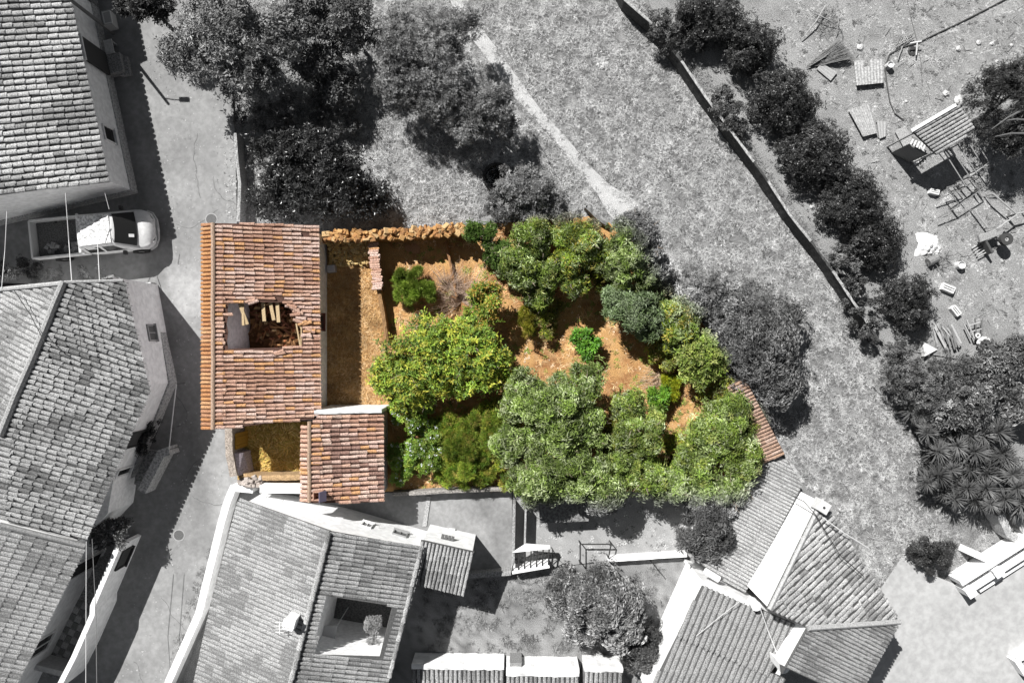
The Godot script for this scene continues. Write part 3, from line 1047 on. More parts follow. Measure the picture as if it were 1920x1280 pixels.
func house_south_west() -> void:
	var h := thing("row_house", "pale flat tiled row house at the lower left edge", "house")
	var pe := slope(at(120, 530, 3.98), at(0, 815, 3.98), at(170, 975, 2.58))
	var a := on(pe, -30, 975)
	var b := on(pe, 0, 983)
	var c := on(pe, 160, 1023)
	var d := on(pe, 20, 1300)
	var d2: Vector3 = d + (d - c).normalized() * 1.5
	var slab := roof(h, "roof", pe, [a, b, c, d2, d2 - pe.v * 4.0, a - pe.v * 1.5], 0.19, 0.44, PALE, grey(0.20), 300, [], 0.20, 0.008, 0.0, 0.0)
	var st := begin()
	tube(st, [b + Vector3(0, 0.05, 0), b.lerp(c, 0.5) + Vector3(0, 0.06, 0), c + Vector3(0, 0.05, 0)], 0.10, 0.10, 7)
	obj("party_wall_cap", st, mat(grey(0.33), 0.95, "stain", 0.8, 0.5), slab)
	var f0 := Vector2(-16.95, 7.78)
	var f1 := Vector2(-17.35, 8.7)
	var dir := (Vector2(d.x, d.z) - Vector2(c.x, c.z)).normalized()
	var f2 := f1 + dir * 6.6
	var foot := PackedVector2Array([f0, f1, f2, f2 + Vector2(-3.4, -1.4), Vector2(-19.6, 6.7)])
	body(h, "wall", foot, [pe], mat(grey(0.84), 0.92, "plaster", 2.2, 0.2))
	var out := Vector2(-dir.y, dir.x)
	if out.x < 0: out = -out
	opening(h, "door", f1 + dir * 0.2, f1 + dir * 0.95, 0.0, 2.05, out, lime_m(), dark_m(), 1)
	opening(h, "window", f1 + dir * 3.6, f1 + dir * 4.5, 0.85, 1.95, out, lime_m(), glass_m(), 2)
	# buttress at the porch
	st = begin()
	prism(st, flats([[205, 888], [238, 872], [225, 952], [170, 1010], [160, 985]], 1.0), 0.0, even(5, 1.9))
	obj("porch_pier", st, mat(grey(0.82), 0.92, "plaster", 1.5, 0.25), h)

	# tall yard wall along the street
	var w := thing("yard_wall", "tall white rendered yard wall along the shaded left street", "wall")
	st = begin()
	wall_line(st, flats([[222, 1022], [174, 1135], [173, 1152], [138, 1232], [108, 1290]], 1.6), 1.6, 1.6, 0.16, 0.0, 0.004)
	obj("render", st, mat(grey(0.86), 0.92, "plaster", 1.8, 0.2), w)
	st = begin()
	wall_line(st, flats([[220, 1025], [173, 1136], [172, 1153], [137, 1233], [107, 1291]], 1.63), 1.64, 1.64, 0.20, 1.602, 0.004)
	obj("coping", st, mat(grey(0.80), 0.9, "plaster", 0.9, 0.2), w)
	var k0 := flat(216, 1036, 1.6)
	var k1 := flat(200, 1074, 1.6)
	var kd := (k1 - k0).normalized()
	var ko := Vector2(-kd.y, kd.x)
	if ko.x < 0: ko = -ko
	opening(w, "window", k0 + ko * 0.09, k1 + ko * 0.09, 0.5, 1.25, ko, dark_m(), dark_m(), 1)
	st = begin()
	wall_line(st, flats([[62, 1250], [118, 1264]], 1.0), 1.0, 1.0, 0.22)
	tag(obj("cross_wall", st, mat(grey(0.45), 0.92, "plaster", 1.2, 0.3)), "short cross wall closing the tiled courtyard at lower left", "wall")
	# courtyard paving: two rows of alternating slabs
	var fl := tag(Node3D.new(), "", "", "", "structure")
	put(fl, "courtyard_floor")
	st = begin()
	prism(st, flats([[128, 1080], [212, 1030], [166, 1150], [110, 1270], [40, 1262]], 0.0), 0.0, even(5, 0.03))
	var bed := obj("bed", st, mat(grey(0.30), 0.95, "stain", 1.2, 0.3), fl)
	var paver := begin()
	box(paver, Vector3.ZERO, Vector3(0.27, 0.03, 0.27))
	var slab_mesh := done(paver, null)
	for i in 10:
		for j in 3:
			var p := at(170 - i * 6.2 - j * 10.5, 1140 + i * 12.2 - j * 4.5)
			p.y = 0.047
			inst("floor_tile", slab_mesh, mat(grey(0.42 if (i + j) % 2 else 0.20), 0.8, "grain", 0.6), Transform3D(Basis(Vector3.UP, -0.44), p), bed)

func ruined_house() -> void:
	var h := thing("ruined_house", "orange tiled house with a large hole broken in its roof", "house")
	var pe := slope(Vector3(-11.36, 3.25, -4.5), Vector3(-11.36, 3.25, 3.34), Vector3(-7.75, 2.15, 0.0))
	var pw := slope(Vector3(-11.36, 3.25, -4.5), Vector3(-11.36, 3.25, 3.34), Vector3(-11.92, 3.03, 0.0))
	var hole := ons(pe, [[428, 569], [470, 566], [533, 567], [548, 584], [562, 600], [567, 612], [566, 650], [500, 652], [427, 654], [425, 640], [427, 622], [424, 608], [427, 592], [426, 580]])
	var slab := roof(h, "roof", pe, [on(pe, 397, 418), on(pe, 596, 422), on(pe, 600, 784), on(pe, 397, 805)], 0.158, 0.36, TERRACOTTA, Color(0.12, 0.065, 0.05), 300, [hole], 0.34, 0.016, 0.004, 1.0, 0.84)
	var west := roof(h, "roof", pw, [on(pw, 398, 418), on(pw, 380, 418), on(pw, 380, 806), on(pw, 398, 805)], 0.158, 0.5, ORANGE, Color(0.20, 0.09, 0.05), 60, [], 0.36, 0.006)
	# mortared ridge
	var st := begin()
	var r := []
	for k in 22: r.append(Vector3(-11.36 + rnd(-0.012, 0.012), 3.27 + rnd(-0.008, 0.008), lerpf(-4.5, 3.34, k / 21.0)))
	tube(st, r, 0.085, 0.085, 8)
	obj("mortar_ridge", st, mat(Color(0.46, 0.33, 0.25), 0.95, "stain", 0.6, 0.5), slab)
	# loose tiles slipping round the hole
	var shades := tile_mats(TERRACOTTA)
	for i in 16:
		var q: Array = [[556, 588], [562, 598], [570, 608], [548, 578], [577, 618], [574, 632], [470, 562], [520, 660]][i % 8]
		var p := on(pe, q[0] + rnd(-6, 6), q[1] + rnd(-5, 5))
		var b := Basis(pe.u, pe.n, pe.v) * Basis(Vector3.UP, rnd(-0.5, 0.5)) * Basis(Vector3.RIGHT, rnd(-0.15, 0.15)) * Basis.from_scale(Vector3(0.15, 0.06, 0.38))
		inst("loose_tile", tile_shape(i % 3), shades[rng.randi() % shades.size()], Transform3D(b, p + Vector3(0, 0.06, 0)), slab)
	# walls
	var plaster := mat(Color(0.90, 0.89, 0.90), 0.92, "plaster", 1.6, 0.35)
	var inner := mat(Color(0.88, 0.82, 0.84), 0.92, "plaster", 1.6, 0.3)
	for f in [[-11.62, -4.4, -10.95, 3.2, 0], [-8.2, -4.4, -7.88, 3.0, 0], [-10.95, -4.4, -8.2, -4.0, 0], [-10.95, 2.7, -8.2, 3.1, 0]]:
		var foot := PackedVector2Array([Vector2(f[0], f[1]), Vector2(f[2], f[1]), Vector2(f[2], f[3]), Vector2(f[0], f[3])])
		body(h, "wall", foot, [pe, pw], plaster if f[0] != -11.62 else inner, 0.11, true)
	st = begin()
	prism(st, PackedVector2Array([Vector2(-10.94, 0.36), Vector2(-8.21, 0.36), Vector2(-8.21, 0.56), Vector2(-10.94, 0.56)]), 0.0, [2.96, 2.16, 2.16, 2.96])
	obj("partition", st, inner, h)
	opening(h, "window", Vector2(-7.88, -1.15), Vector2(-7.88, -0.45), 0.75, 1.6, Vector2(1, 0), mat(Color(0.16, 0.06, 0.05), 0.8), dark_m(), 2)
	# laths left hanging in the hole
	for k in [[446, 569, 460, 608, 0.13], [452, 569, 452, 610, 0.10], [490, 566, 492, 602, 0.14], [504, 566, 510, 600, 0.14], [517, 566, 519, 604, 0.14], [553, 606, 560, 650, 0.06], [563, 610, 561, 655, 0.05], [556, 600, 567, 630, 0.05]]:
		st = begin()
		bar(st, on(pe, k[0], k[1]) + Vector3(0, -0.14, 0), on(pe, k[2], k[3]) + Vector3(0, -0.2, 0), k[4], 0.04)
		obj("roof_lath", st, mat(Color(0.56, 0.42, 0.25), 0.85, "grain", 0.5, 0.4), h)
	# fallen floor of rubble seen through the hole
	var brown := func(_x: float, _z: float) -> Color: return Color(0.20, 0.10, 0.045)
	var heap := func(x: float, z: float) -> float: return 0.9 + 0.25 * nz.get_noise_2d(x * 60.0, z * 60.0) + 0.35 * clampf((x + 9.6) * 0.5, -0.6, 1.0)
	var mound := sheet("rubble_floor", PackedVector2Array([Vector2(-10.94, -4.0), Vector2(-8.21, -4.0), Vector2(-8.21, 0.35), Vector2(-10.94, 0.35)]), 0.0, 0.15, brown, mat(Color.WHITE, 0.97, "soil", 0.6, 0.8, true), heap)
	var chunk_cols := [Color(0.35, 0.18, 0.08), Color(0.45, 0.25, 0.11), Color(0.28, 0.12, 0.07), Color(0.50, 0.34, 0.18), Color(0.22, 0.11, 0.06), Color(0.36, 0.13, 0.06)]
	for i in 150:
		var x := rnd(-10.85, -8.3)
		var z := rnd(-1.9, 0.3)
		st = begin()
		var b := Basis(Vector3(rnd(-1, 1), rnd(-1, 1), rnd(-1, 1)).normalized(), rnd(0, TAU))
		if i % 4 == 0: box(st, Vector3.ZERO, Vector3(rnd(0.3, 0.8), 0.025, rnd(0.04, 0.08)), Basis(Vector3.UP, rnd(0, TAU)) * Basis(Vector3.BACK, rnd(-0.4, 0.4)))
		else: box(st, Vector3.ZERO, Vector3(rnd(0.08, 0.24), rnd(0.04, 0.12), rnd(0.08, 0.2)), b)
		var o := obj("rubble", st, mat(chunk_cols[i % 6], 0.95, "grain", 0.4, 0.4), mound)
		o.position = Vector3(x, heap.call(x, z) + 0.05 + (0.1 if i % 4 == 0 else 0.0), z)

func annex_and_yard() -> void:
	var h := thing("tiled_annex", "small orange tiled annex with chimney, joined to the ruined house", "outbuilding")
	var a := at(580, 790, 2.72)
	var b := Vector3(a.x, 2.72, 6.22)
	var pe := slope(a, b, Vector3(-5.15, 1.9, 4.0))
	var pw := slope(a, b, Vector3(-8.2, 2.6, 4.0))
	var slab := roof(h, "roof", pe, [on(pe, 597, 778), on(pe, 717, 776), on(pe, 718, 941), on(pe, 580, 943), on(pe, 581, 797)], 0.174, 0.35, TERRACOTTA + [Color(0.55, 0.40, 0.33), Color(0.33, 0.20, 0.16)], Color(0.12, 0.065, 0.05), 260, [], 0.34, 0.016, 0.0, 1.0, 0.84)
	roof(h, "roof", pw, [on(pw, 582, 797), on(pw, 567, 799), on(pw, 565, 941), on(pw, 579, 943)], 0.174, 0.36, TERRACOTTA, Color(0.16, 0.08, 0.05), 30, [], 0.36, 0.01)
	var st := begin()
	var r := []
	for k in 10: r.append(a.lerp(b, k / 9.0) + Vector3(rnd(-0.012, 0.012), 0.02, 0))
	tube(st, r, 0.08, 0.08, 8)
	obj("mortar_ridge", st, mat(Color(0.42, 0.30, 0.22), 0.95, "stain", 0.6, 0.5), slab)
	body(h, "wall", PackedVector2Array([Vector2(-8.0, 3.45), Vector2(-7.72, 3.45), Vector2(-7.72, 2.9), Vector2(-5.3, 2.9), Vector2(-5.3, 6.22), Vector2(-8.0, 6.22)]), [pe, pw], mat(Color(0.60, 0.58, 0.58), 0.92, "stain", 2.0, 0.3))
	st = begin()
	wall_line(st, PackedVector2Array([Vector2(-7.7, 2.76), Vector2(-5.18, 2.76)]), 2.62, 2.08, 0.14, 0.0, 0.02)
	obj("parapet", st, mat(grey(0.78), 0.9, "plaster", 1.2, 0.2), h)
	# chimney with a slanting slab painted the bluish tone of its shaded side
	var c := on(pe, 600, 926)
	st = begin()
	var y := c.y + 0.28
	for k in [[-0.15, 0, 0.05, 0.36], [0.15, 0, 0.05, 0.36], [0, -0.155, 0.25, 0.05], [0, 0.155, 0.25, 0.05]]:
		box(st, Vector3(c.x + k[0], y - 0.2, c.z + k[1]), Vector3(k[2], 0.7, k[3]))
	var ch := obj("chimney", st, mat(Color(0.50, 0.30, 0.22), 0.95, "stain", 0.5, 0.4), slab)
	st = begin()
	box(st, Vector3(c.x + 0.2, y + 0.1, c.z + 0.02), Vector3(0.34, 0.03, 0.4), Basis(Vector3.BACK, -0.9))
	obj("shade_slab", st, mat(Color(0.16, 0.14, 0.20), 0.8), ch)
	# walls of the tiny yard
	st = begin()
	wall_line(st, PackedVector2Array([Vector2(-11.52, 3.45), Vector2(-11.52, 4.6), Vector2(-11.36, 5.5)]), 1.45, 1.3, 0.30, 0.0, 0.02)
	var yw := thing("yard_west_wall", "old plastered wall with boarded door beside the straw yard", "wall")
	obj("masonry", st, mat(Color(0.42, 0.36, 0.31), 0.95, "stain", 1.0, 0.5), yw)
	for k in 4:
		st = begin()
		box(st, Vector3(-11.28 + 0.01 * (k % 2), 0.62, 3.85 + k * 0.165), Vector3(0.05, 1.15, 0.155), Basis(Vector3.BACK, 0.12))
		obj("board", st, mat(Color(0.40, 0.22, 0.03), 0.8, "grain", 0.6, 0.3), yw)
	st = begin()
	prism(st, PackedVector2Array([Vector2(-11.36, 4.56), Vector2(-11.10, 4.6), Vector2(-10.95, 5.45), Vector2(-11.22, 5.5)]), 0.0, [1.25, 0.95, 0.7, 1.2])
	obj("buttress", st, mat(Color(0.48, 0.42, 0.46), 0.95, "stain", 0.9, 0.5), yw)
	st = begin()
	wall_line(st, PackedVector2Array([Vector2(-11.3, 5.52), Vector2(-10.4, 5.62), Vector2(-8.15, 5.58)]), 0.95, 1.1, 0.22, 0.0, 0.04)
	tag(obj("mud_wall", st, mat(Color(0.46, 0.31, 0.17), 0.97, "stain", 0.8, 0.6)), "low crumbling tan wall along the south of the straw yard", "wall")
	st = begin()
	wall_line(st, PackedVector2Array([Vector2(-10.25, 6.0), Vector2(-8.1, 6.02)]), 1.42, 1.45, 0.30, 0.0, 0.008)
	tag(obj("white_parapet", st, white_m()), "thick white wall top between the straw yard and white house", "wall")
	st = begin()
	for i in 26:
		box(st, Vector3(rnd(-11.3, -10.35), rnd(0.85, 1.12), rnd(5.6, 5.95)), Vector3(rnd(0.1, 0.3), rnd(0.08, 0.16), rnd(0.1, 0.22)), Basis(Vector3(rnd(-1, 1), rnd(-1, 1), rnd(-1, 1)).normalized(), rnd(-0.8, 0.8)))
	box(st, Vector3(-10.82, 0.45, 5.78), Vector3(0.95, 0.9, 0.34))
	tag(obj("broken_corner", st, mat(Color(0.50, 0.44, 0.40), 0.95, "stain", 0.6, 0.5)), "crumbled masonry corner between the yard and white street wall", "wall")

func house_south() -> void:
	var h := thing("white_house", "white walled grey tiled house with a sunken patio and chimney", "house")
	var r0 := at(618, 996, 3.7)
	var r1 := at(545, 1280, 3.7)
	var pw := slope(r0, r1, at(400, 1125, 2.5))
	var pe := slope(r0, r1, at(727, 1271, 2.6))
	var far: Vector3 = r0 + (r1 - r0) * 1.35
	var patio := ons(pe, [[600, 1115], [736, 1136], [712, 1232], [580, 1228]])
	var sw := roof(h, "roof", pw, [on(pw, 452, 936), on(pw, 618, 995), far, far + pw.v * 4.0, on(pw, 398, 1128), on(pw, 446, 945)], 0.165, 0.40, [grey(0.27), grey(0.36), grey(0.40), grey(0.43), grey(0.46)], grey(0.19), 300, [], 0.20, 0.010)
	var se := roof(h, "roof", pe, [on(pe, 619, 996), on(pe, 793, 1027), on(pe, 778, 1093), on(pe, 727, 1272), on(pe, 727, 1272) + pe.u * 2.0, far], 0.17, 0.44, [grey(0.25), grey(0.34), grey(0.38), grey(0.41), grey(0.45)], grey(0.12), 300, [patio], 0.22, 0.008, 0.0, 0.0)
	ridge(sw, r0 + Vector3(0, 0.03, 0), far + Vector3(0, 0.03, 0), ASH, 0.24, 0.36)
	ridge(se, on(pe, 790, 1028), on(pe, 730, 1268), PALE, 0.2, 0.36)
	var foot := PackedVector2Array([Vector2(-10.42, 6.32), Vector2(-6.80, 7.16), Vector2(-3.62, 8.08), Vector2(-4.98, 13.1), Vector2(-5.5, 15.0), Vector2(-8.85, 15.0), Vector2(-12.8, 15.0), Vector2(-11.42, 10.1)])
	body(h, "wall", foot, [pe, pw], white_m())
	var hf := PackedVector2Array()
	for p in patio: hf.append(Vector2(p.x, p.z))
	body(h, "patio_wall", hf, [pe], mat(grey(0.85), 0.92, "plaster", 1.5, 0.2), 0.05)
	var d := (foot[2] - foot[1]).normalized()
	var out := Vector2(d.y, -d.x)
	opening(h, "window", foot[1] + d * 0.75, foot[1] + d * 1.2, 1.3, 1.9, (foot[1] - foot[0]).orthogonal() * 0.0 + out, lime_m(), mat(grey(0.12), 0.4), 2)
	opening(h, "window", foot[1] + d * 2.05, foot[1] + d * 2.65, 1.2, 1.75, out, mat(grey(0.25), 0.6), mat(grey(0.10), 0.4), 2)
	for k in [0.12, 0.3, 0.72, 0.92]:
		var p := foot[0].lerp(foot[1], k) if k < 0.5 else foot[1].lerp(foot[2], (k - 0.5) * 2.0)
		var st2 := begin()
		tube(st2, [Vector3(p.x, 1.5, p.y), Vector3(p.x + out.x * 0.14, 1.48, p.y + out.y * 0.14), Vector3(p.x + out.x * 0.15, 1.40, p.y + out.y * 0.15)], 0.012, 0.012, 5)
		obj("hook", st2, mat(grey(0.3), 0.6), h)
	# chimney
	var c := on(pw, 552, 1158)
	var st := begin()
	for k in [[-0.16, 0, 0.06, 0.4], [0.16, 0, 0.06, 0.4], [0, -0.17, 0.27, 0.06], [0, 0.17, 0.27, 0.06]]:
		var v := Basis(Vector3.UP, -0.26) * Vector3(k[0], 0.25, k[1])
		box(st, c + v, Vector3(k[2], 0.9, k[3]), Basis(Vector3.UP, -0.26))
	var ch := obj("chimney", st, white_m(), sw)
	st = begin()
	box(st, c + Vector3(0.02, 0.735, -0.07), Vector3(0.44, 0.05, 0.30), Basis(Vector3.UP, -0.26))
	obj("chimney_cap", st, white_m(), ch)
	# aerial beside the chimney
	var an := thing("roof_aerial", "thin white aerial on the tiled roof beside the white chimney", "antenna", on(pw, 532, 1166))
	st = begin()
	tube(st, [Vector3(0, -0.05, 0), Vector3(0, 0.5, 0)], 0.018, 0.018, 5)
	obj("mast", st, mat(grey(0.7), 0.5), an)
	st = begin()
	tube(st, [Vector3(0, 0.5, -0.22), Vector3(0, 0.5, 0.25)], 0.016, 0.016, 5)
	for k in 4: tube(st, [Vector3(-0.16, 0.5, -0.18 + 0.12 * k), Vector3(0.16, 0.5, -0.18 + 0.12 * k)], 0.010, 0.010, 4)
	obj("boom", st, mat(grey(0.7), 0.5), an)
	# things in the patio
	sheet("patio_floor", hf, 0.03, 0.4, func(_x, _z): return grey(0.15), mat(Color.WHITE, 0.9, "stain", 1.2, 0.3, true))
	st = begin()
	var q := [at(584, 1176, 1.7), at(632, 1172, 1.9), at(626, 1208, 1.9), at(580, 1206, 1.7)]
	quad(st, q[0], q[1], q[2], q[3], Vector3.UP)
	for i in 4: quad(st, q[i], q[(i + 1) % 4], q[(i + 1) % 4] - Vector3(0, 0.04, 0), q[i] - Vector3(0, 0.04, 0), Vector3(0, 0, 1))
	for i in [1, 2]: tube(st, [Vector3(q[i].x, 0, q[i].z) * 1.0, q[i]], 0.02, 0.02, 5)
	tag(obj("awning", st, mat(grey(0.52), 0.7)), "flat pale awning sheet inside the sunken patio", "awning")
	st = begin()
	st.set_smooth_group(0)
	var cloth := func(s: float, t: float) -> Vector3:
		var p := at(652, 1206, 1.5).lerp(at(722, 1198, 1.6), s).lerp(at(668, 1240, 1.3).lerp(at(712, 1238, 1.4), s), t)
		return p + Vector3(0, 0.09 * sin(s * 17.0) * (0.4 + t) - 0.35 * sin(PI * t) * 0.4, 0)
	for i in 14:
		for j in 6:
			quad(st, cloth.call(i / 14.0, j / 6.0), cloth.call((i + 1) / 14.0, j / 6.0), cloth.call((i + 1) / 14.0, (j + 1) / 6.0), cloth.call(i / 14.0, (j + 1) / 6.0), Vector3.UP)
	tag(obj("shade_cloth", st, mat(grey(0.74), 0.85, "plaster", 0.8)), "white shade cloth sagging across the patio corner", "cloth")
	tree("patio_shrub", "pale leafy shrub growing up out of the sunken patio", "shrub", [[700, 1180, 1.6, 24, 26, 0.6], [668, 1226, 1.3, 30, 14, 0.4]], 420, "small", [grey(0.17), grey(0.22), grey(0.13)], {"trunk": 0.04})

	var junk := thing("patio_junk", "clutter of grey boxes and boards on the sunken patio floor", "junk", at(690, 1205))
	for i in 14:
		st = begin()
		box(st, Vector3(rnd(-0.75, 0.35), rnd(0.08, 0.4), rnd(-0.7, 0.35)), Vector3(rnd(0.15, 0.5), rnd(0.05, 0.3), rnd(0.12, 0.4)), Basis(Vector3.UP, rnd(0, TAU)))
		obj("piece", st, mat(grey([0.12, 0.30, 0.55, 0.20][i % 4]), 0.9, "stain", 0.9, 0.3), junk)

	# low white wall beside the street
	var w := thing("street_wall", "low white wall curving down along the lit street", "wall")
	st = begin()
	wall_line(st, flats([[474, 918], [436, 914], [424, 945], [412, 988], [372, 1150], [340, 1222], [296, 1320]], 0.8), 0.8, 0.8, 0.24, 0.0, 0.004)
	obj("render", st, white_m(), w)
	st = begin()
	wall_line(st, flats([[474, 918], [436, 914], [424, 945], [412, 988], [372, 1150], [340, 1222], [296, 1320]], 0.84), 0.85, 0.85, 0.29, 0.803, 0.004)
	obj("coping", st, mat(grey(0.82), 0.85, "plaster", 1.1, 0.2), w)

	# small wing to the right
	var e := thing("small_wing", "little square tiled wing beside the stained concrete yard", "outbuilding")
	var pl := slope(at(789, 1013, 2.45), at(888, 1035, 2.45), at(868, 1114, 2.1))
	var pts := ons(pl, [[789, 1013], [889, 1035], [868, 1114], [779, 1092]])
	roof(e, "roof", pl, pts, 0.148, 0.42, PALE, grey(0.10), 130, [], 0.36, 0.006)
	var ef := PackedVector2Array()
	for k in [[793, 1013], [886, 1034], [867, 1106], [784, 1086]]:
		var p := on(pl, k[0], k[1])
		ef.append(Vector2(p.x, p.z))
	body(e, "wall", ef, [pl], white_m(), 0.1)
	st = begin()
	var hp := at(838, 1013, 1.7)
	for k in 4: box(st, hp + Basis(Vector3.UP, -0.22) * Vector3(-0.2 + k * 0.135, 0.0, 0), Vector3(0.12, 0.06, 0.42), Basis(Vector3.UP, -0.22) * Basis(Vector3.RIGHT, -0.35))
	obj("tiled_hood", st, mat(grey(0.12), 0.9, "grain", 0.3, 0.5), e)

func yards() -> void:
	# bottom edge: low sheds with white fronts
	var spec := [
		["long_shed", "low white fronted shed with tiled roof at the bottom edge", 772, 945, 1234, 1253, 1.0],
		["flat_shed", "white flat topped shed in the middle of the bottom edge", 949, 1086, 1238, 1266, 1.05],
		["end_shed", "small white shed beside the drooping tree at the bottom edge", 1096, 1168, 1232, 1258, 1.0]]
	for s in spec:
		var h := thing(s[0], s[1], "shed")
		var a := at(s[2], s[5], s[6])
		var b := at(s[3], s[5] + 2, s[6])
		var pl := slope(a, b, Vector3(a.x, s[6] - 0.3, a.z + 2.0))
		roof(h, "roof", pl, [a, b, b + pl.v * 2.2, a + pl.v * 2.2], 0.185, 0.42, PALE, grey(0.09), 60, [], 0.36, 0.012)
		var st := begin()
		prism(st, PackedVector2Array([Vector2(a.x, a.z + 0.06), Vector2(b.x, b.z + 0.06), Vector2(b.x, b.z + 2.1), Vector2(a.x, a.z + 2.1)]), 0.0, [s[6] - 0.1, s[6] - 0.1, s[6] - 0.4, s[6] - 0.4])
		obj("wall", st, lime_m(), h)
		st = begin()
		var wide := 0.34 if s[0] == "flat_shed" else 0.22
		wall_line(st, PackedVector2Array([Vector2(a.x, a.z - wide * 0.5), Vector2(b.x, b.z - wide * 0.5)]), s[6] + 0.08, s[6] + 0.05, wide, 0.0, 0.035)
		obj("front_wall", st, mat(grey(0.84), 0.95, "plaster", 3.1, 0.3), h)
	var st := begin()
	box(st, at(967, 1243, 0.5), Vector3(0.5, 1.0, 0.45))
	tag(obj("brick_bin", st, mat(grey(0.30), 0.95, "stain", 0.6, 0.5)), "grey masonry bin between the two white sheds", "bin")
	st = begin()
	box(st, at(1128, 1240, 0.3), Vector3(0.6, 0.06, 0.5), Basis(Vector3.UP, -0.3) * Basis(Vector3.BACK, 0.3))
	tag(obj("wooden_lid", st, mat(grey(0.45), 0.8, "grain", 0.5)), "tilted grey board leaning by the white end shed", "board")

	# concrete yard edges
	st = begin()
	wall_line(st, flats([[880, 1080], [958, 1074]], 0.5), 0.5, 0.5, 0.2, 0.0, 0.01)
	tag(obj("yard_kerb_wall", st, mat(grey(0.36), 0.95, "stain", 1.0, 0.4)), "low grey wall closing the concrete yard to the south", "wall")
	st = begin()
	prism(st, flats([[800, 930], [808, 930], [800, 986], [792, 986]]), 0.0, even(4, 0.06))
	tag(obj("cement_strip", st, mat(grey(0.42), 0.9, "stain", 0.6)), "", "", "", "structure")
	st = begin()
	box(st, at(847, 996, 0.1), Vector3(0.28, 0.2, 0.22), Basis(Vector3.UP, -0.1))
	tag(obj("white_crate", st, mat(grey(0.78), 0.7)), "small white box on the stained concrete yard", "box")
	st = begin()
	wall_line(st, flats([[735, 927], [840, 921], [960, 916]], 0.55), 0.55, 0.55, 0.16, 0.0, 0.02)
	tag(obj("plot_south_wall", st, mat(Color(0.34, 0.32, 0.30), 0.95, "stain", 1.0, 0.5)), "low rough wall between green shrubs and the concrete yard", "wall")
	# sunken passage walls and railings
	st = begin()
	wall_line(st, flats([[964, 944], [962, 1060]], 0.85), 0.85, 0.85, 0.12, 0.0, 0.01)
	tag(obj("passage_wall", st, mat(grey(0.36), 0.95, "stain", 1.0, 0.4)), "grey wall shading the narrow passage beside concrete yard", "wall")
	st = begin()
	wall_line(st, flats([[986, 952], [984, 1022]], 0.8), 0.8, 0.8, 0.07, 0.0, 0.006)
	tag(obj("passage_side_wall", st, mat(grey(0.42), 0.95, "stain", 1.0, 0.4)), "thin pale wall on the right of the shaded passage", "wall")
	var tr := thing("stair_trellis", "white topped frame with seven dark bars by the passage", "trellis")
	st = begin()
	prism(st, flats([[961, 1036], [986, 1020], [1031, 1023], [1031, 1029]], 0.9), 0.78, even(4, 0.9))
	obj("top_slab", st, white_m(), tr)
	st = begin()
	wall_line(st, flats([[960, 1072], [1030, 1060]], 0.7), 0.7, 0.7, 0.2, 0.0, 0.005)
	obj("front_beam", st, white_m(), tr)
	for k in 7:
		st = begin()
		bar(st, at(962 + k * 11.3, 1036 - k * 1.1, 0.8), at(961 + k * 11.2, 1070 - k * 1.9, 0.72), 0.055, 0.05)
		obj("bar", st, iron_m(), tr)
	st = begin()
	tube(st, [at(966, 1048, 0.5), at(1030, 1036, 0.5), at(1046, 1048, 0.5), at(1028, 1056, 0.5), at(980, 1062, 0.5), at(966, 1048, 0.5)], 0.018, 0.018, 5)
	obj("wire_frame", st, iron_m(), tr)
	for k in [[1034, 1026, 1047, 1049], [1036, 1030, 1036, 1056], [1031, 1058, 1050, 1088], [1053, 1060, 1072, 1090], [1053, 1058, 1053, 1074], [1066, 1058, 1060, 1070]]:
		st = begin()
		tube(st, [at(k[0], k[1], 0.75), at(k[2], k[3], 0.1)], 0.02, 0.02, 5)
		obj("stay", st, iron_m(), tr)
	# railing round the sunken corner
	var rl := thing("pipe_railing", "dark square pipe railing in the side yard", "railing")
	var c := [at(1088, 1057, 0.55), at(1088, 1020, 0.55), at(1146, 1020, 0.55), at(1141, 1046, 0.55)]
	for i in 3:
		st = begin()
		tube(st, [c[i], c[i + 1]], 0.03)
		obj("rail", st, iron_m(), rl)
	for i in 4:
		st = begin()
		tube(st, [Vector3(c[i].x, 0, c[i].z), c[i]], 0.025)
		obj("post", st, iron_m(), rl)
	st = begin()
	wall_line(st, flats([[1140, 1050], [1200, 1046], [1288, 1040]], 0.45), 0.45, 0.45, 0.17, 0.0, 0.012)
	tag(obj("white_garden_wall", st, white_m()), "long low white wall between side yard and garden", "wall")
	# flat roofed hutch under the trees
	var hu := thing("flat_hutch", "grey flat topped hutch half under the green trees", "hutch")
	st = begin()
	prism(st, flats([[1010, 940], [1102, 938], [1104, 977], [1012, 981]], 0.8), 0.72, even(4, 0.8))
	obj("top", st, mat(grey(0.22), 0.9, "stain", 1.5, 0.2), hu)
	st = begin()
	prism(st, flats([[1018, 944], [1098, 942], [1099, 970], [1019, 974]], 0.75), 0.0, even(4, 0.72))
	obj("side", st, mat(grey(0.12), 0.9), hu)
	# washing poles and bits
	var poles := [["leaning dark stake beside the low white garden wall", 1218, 1048, 1238, 1074], ["dark stake leaning in the garden left of the white wall", 1148, 1060, 1166, 1084]]
	for k in poles:
		st = begin()
		tube(st, [at(k[1], k[2], 0.0), at(k[3], k[4], 0.7)], 0.02)
		tag(obj("garden_stake", st, iron_m()), k[0], "stake", "dark stakes in the lower garden")
	strew("garden_grass", "patchy grey grass and leaf litter in the lower garden", flats([[800, 1085], [1240, 1062], [1215, 1225], [780, 1225]]), 70.0, "grass", [grey(0.12), grey(0.18), grey(0.27), grey(0.08)], {"patchy": 0.7, "y": 0.008})
	strew("yard_litter", "dry leaf litter on the side yard", flats([[990, 930], [1290, 930], [1290, 1040], [990, 1050]]), 40.0, "crumb", [grey(0.35), grey(0.14), grey(0.42)], {"patchy": 0.5, "y": 0.01, "category": "litter"})

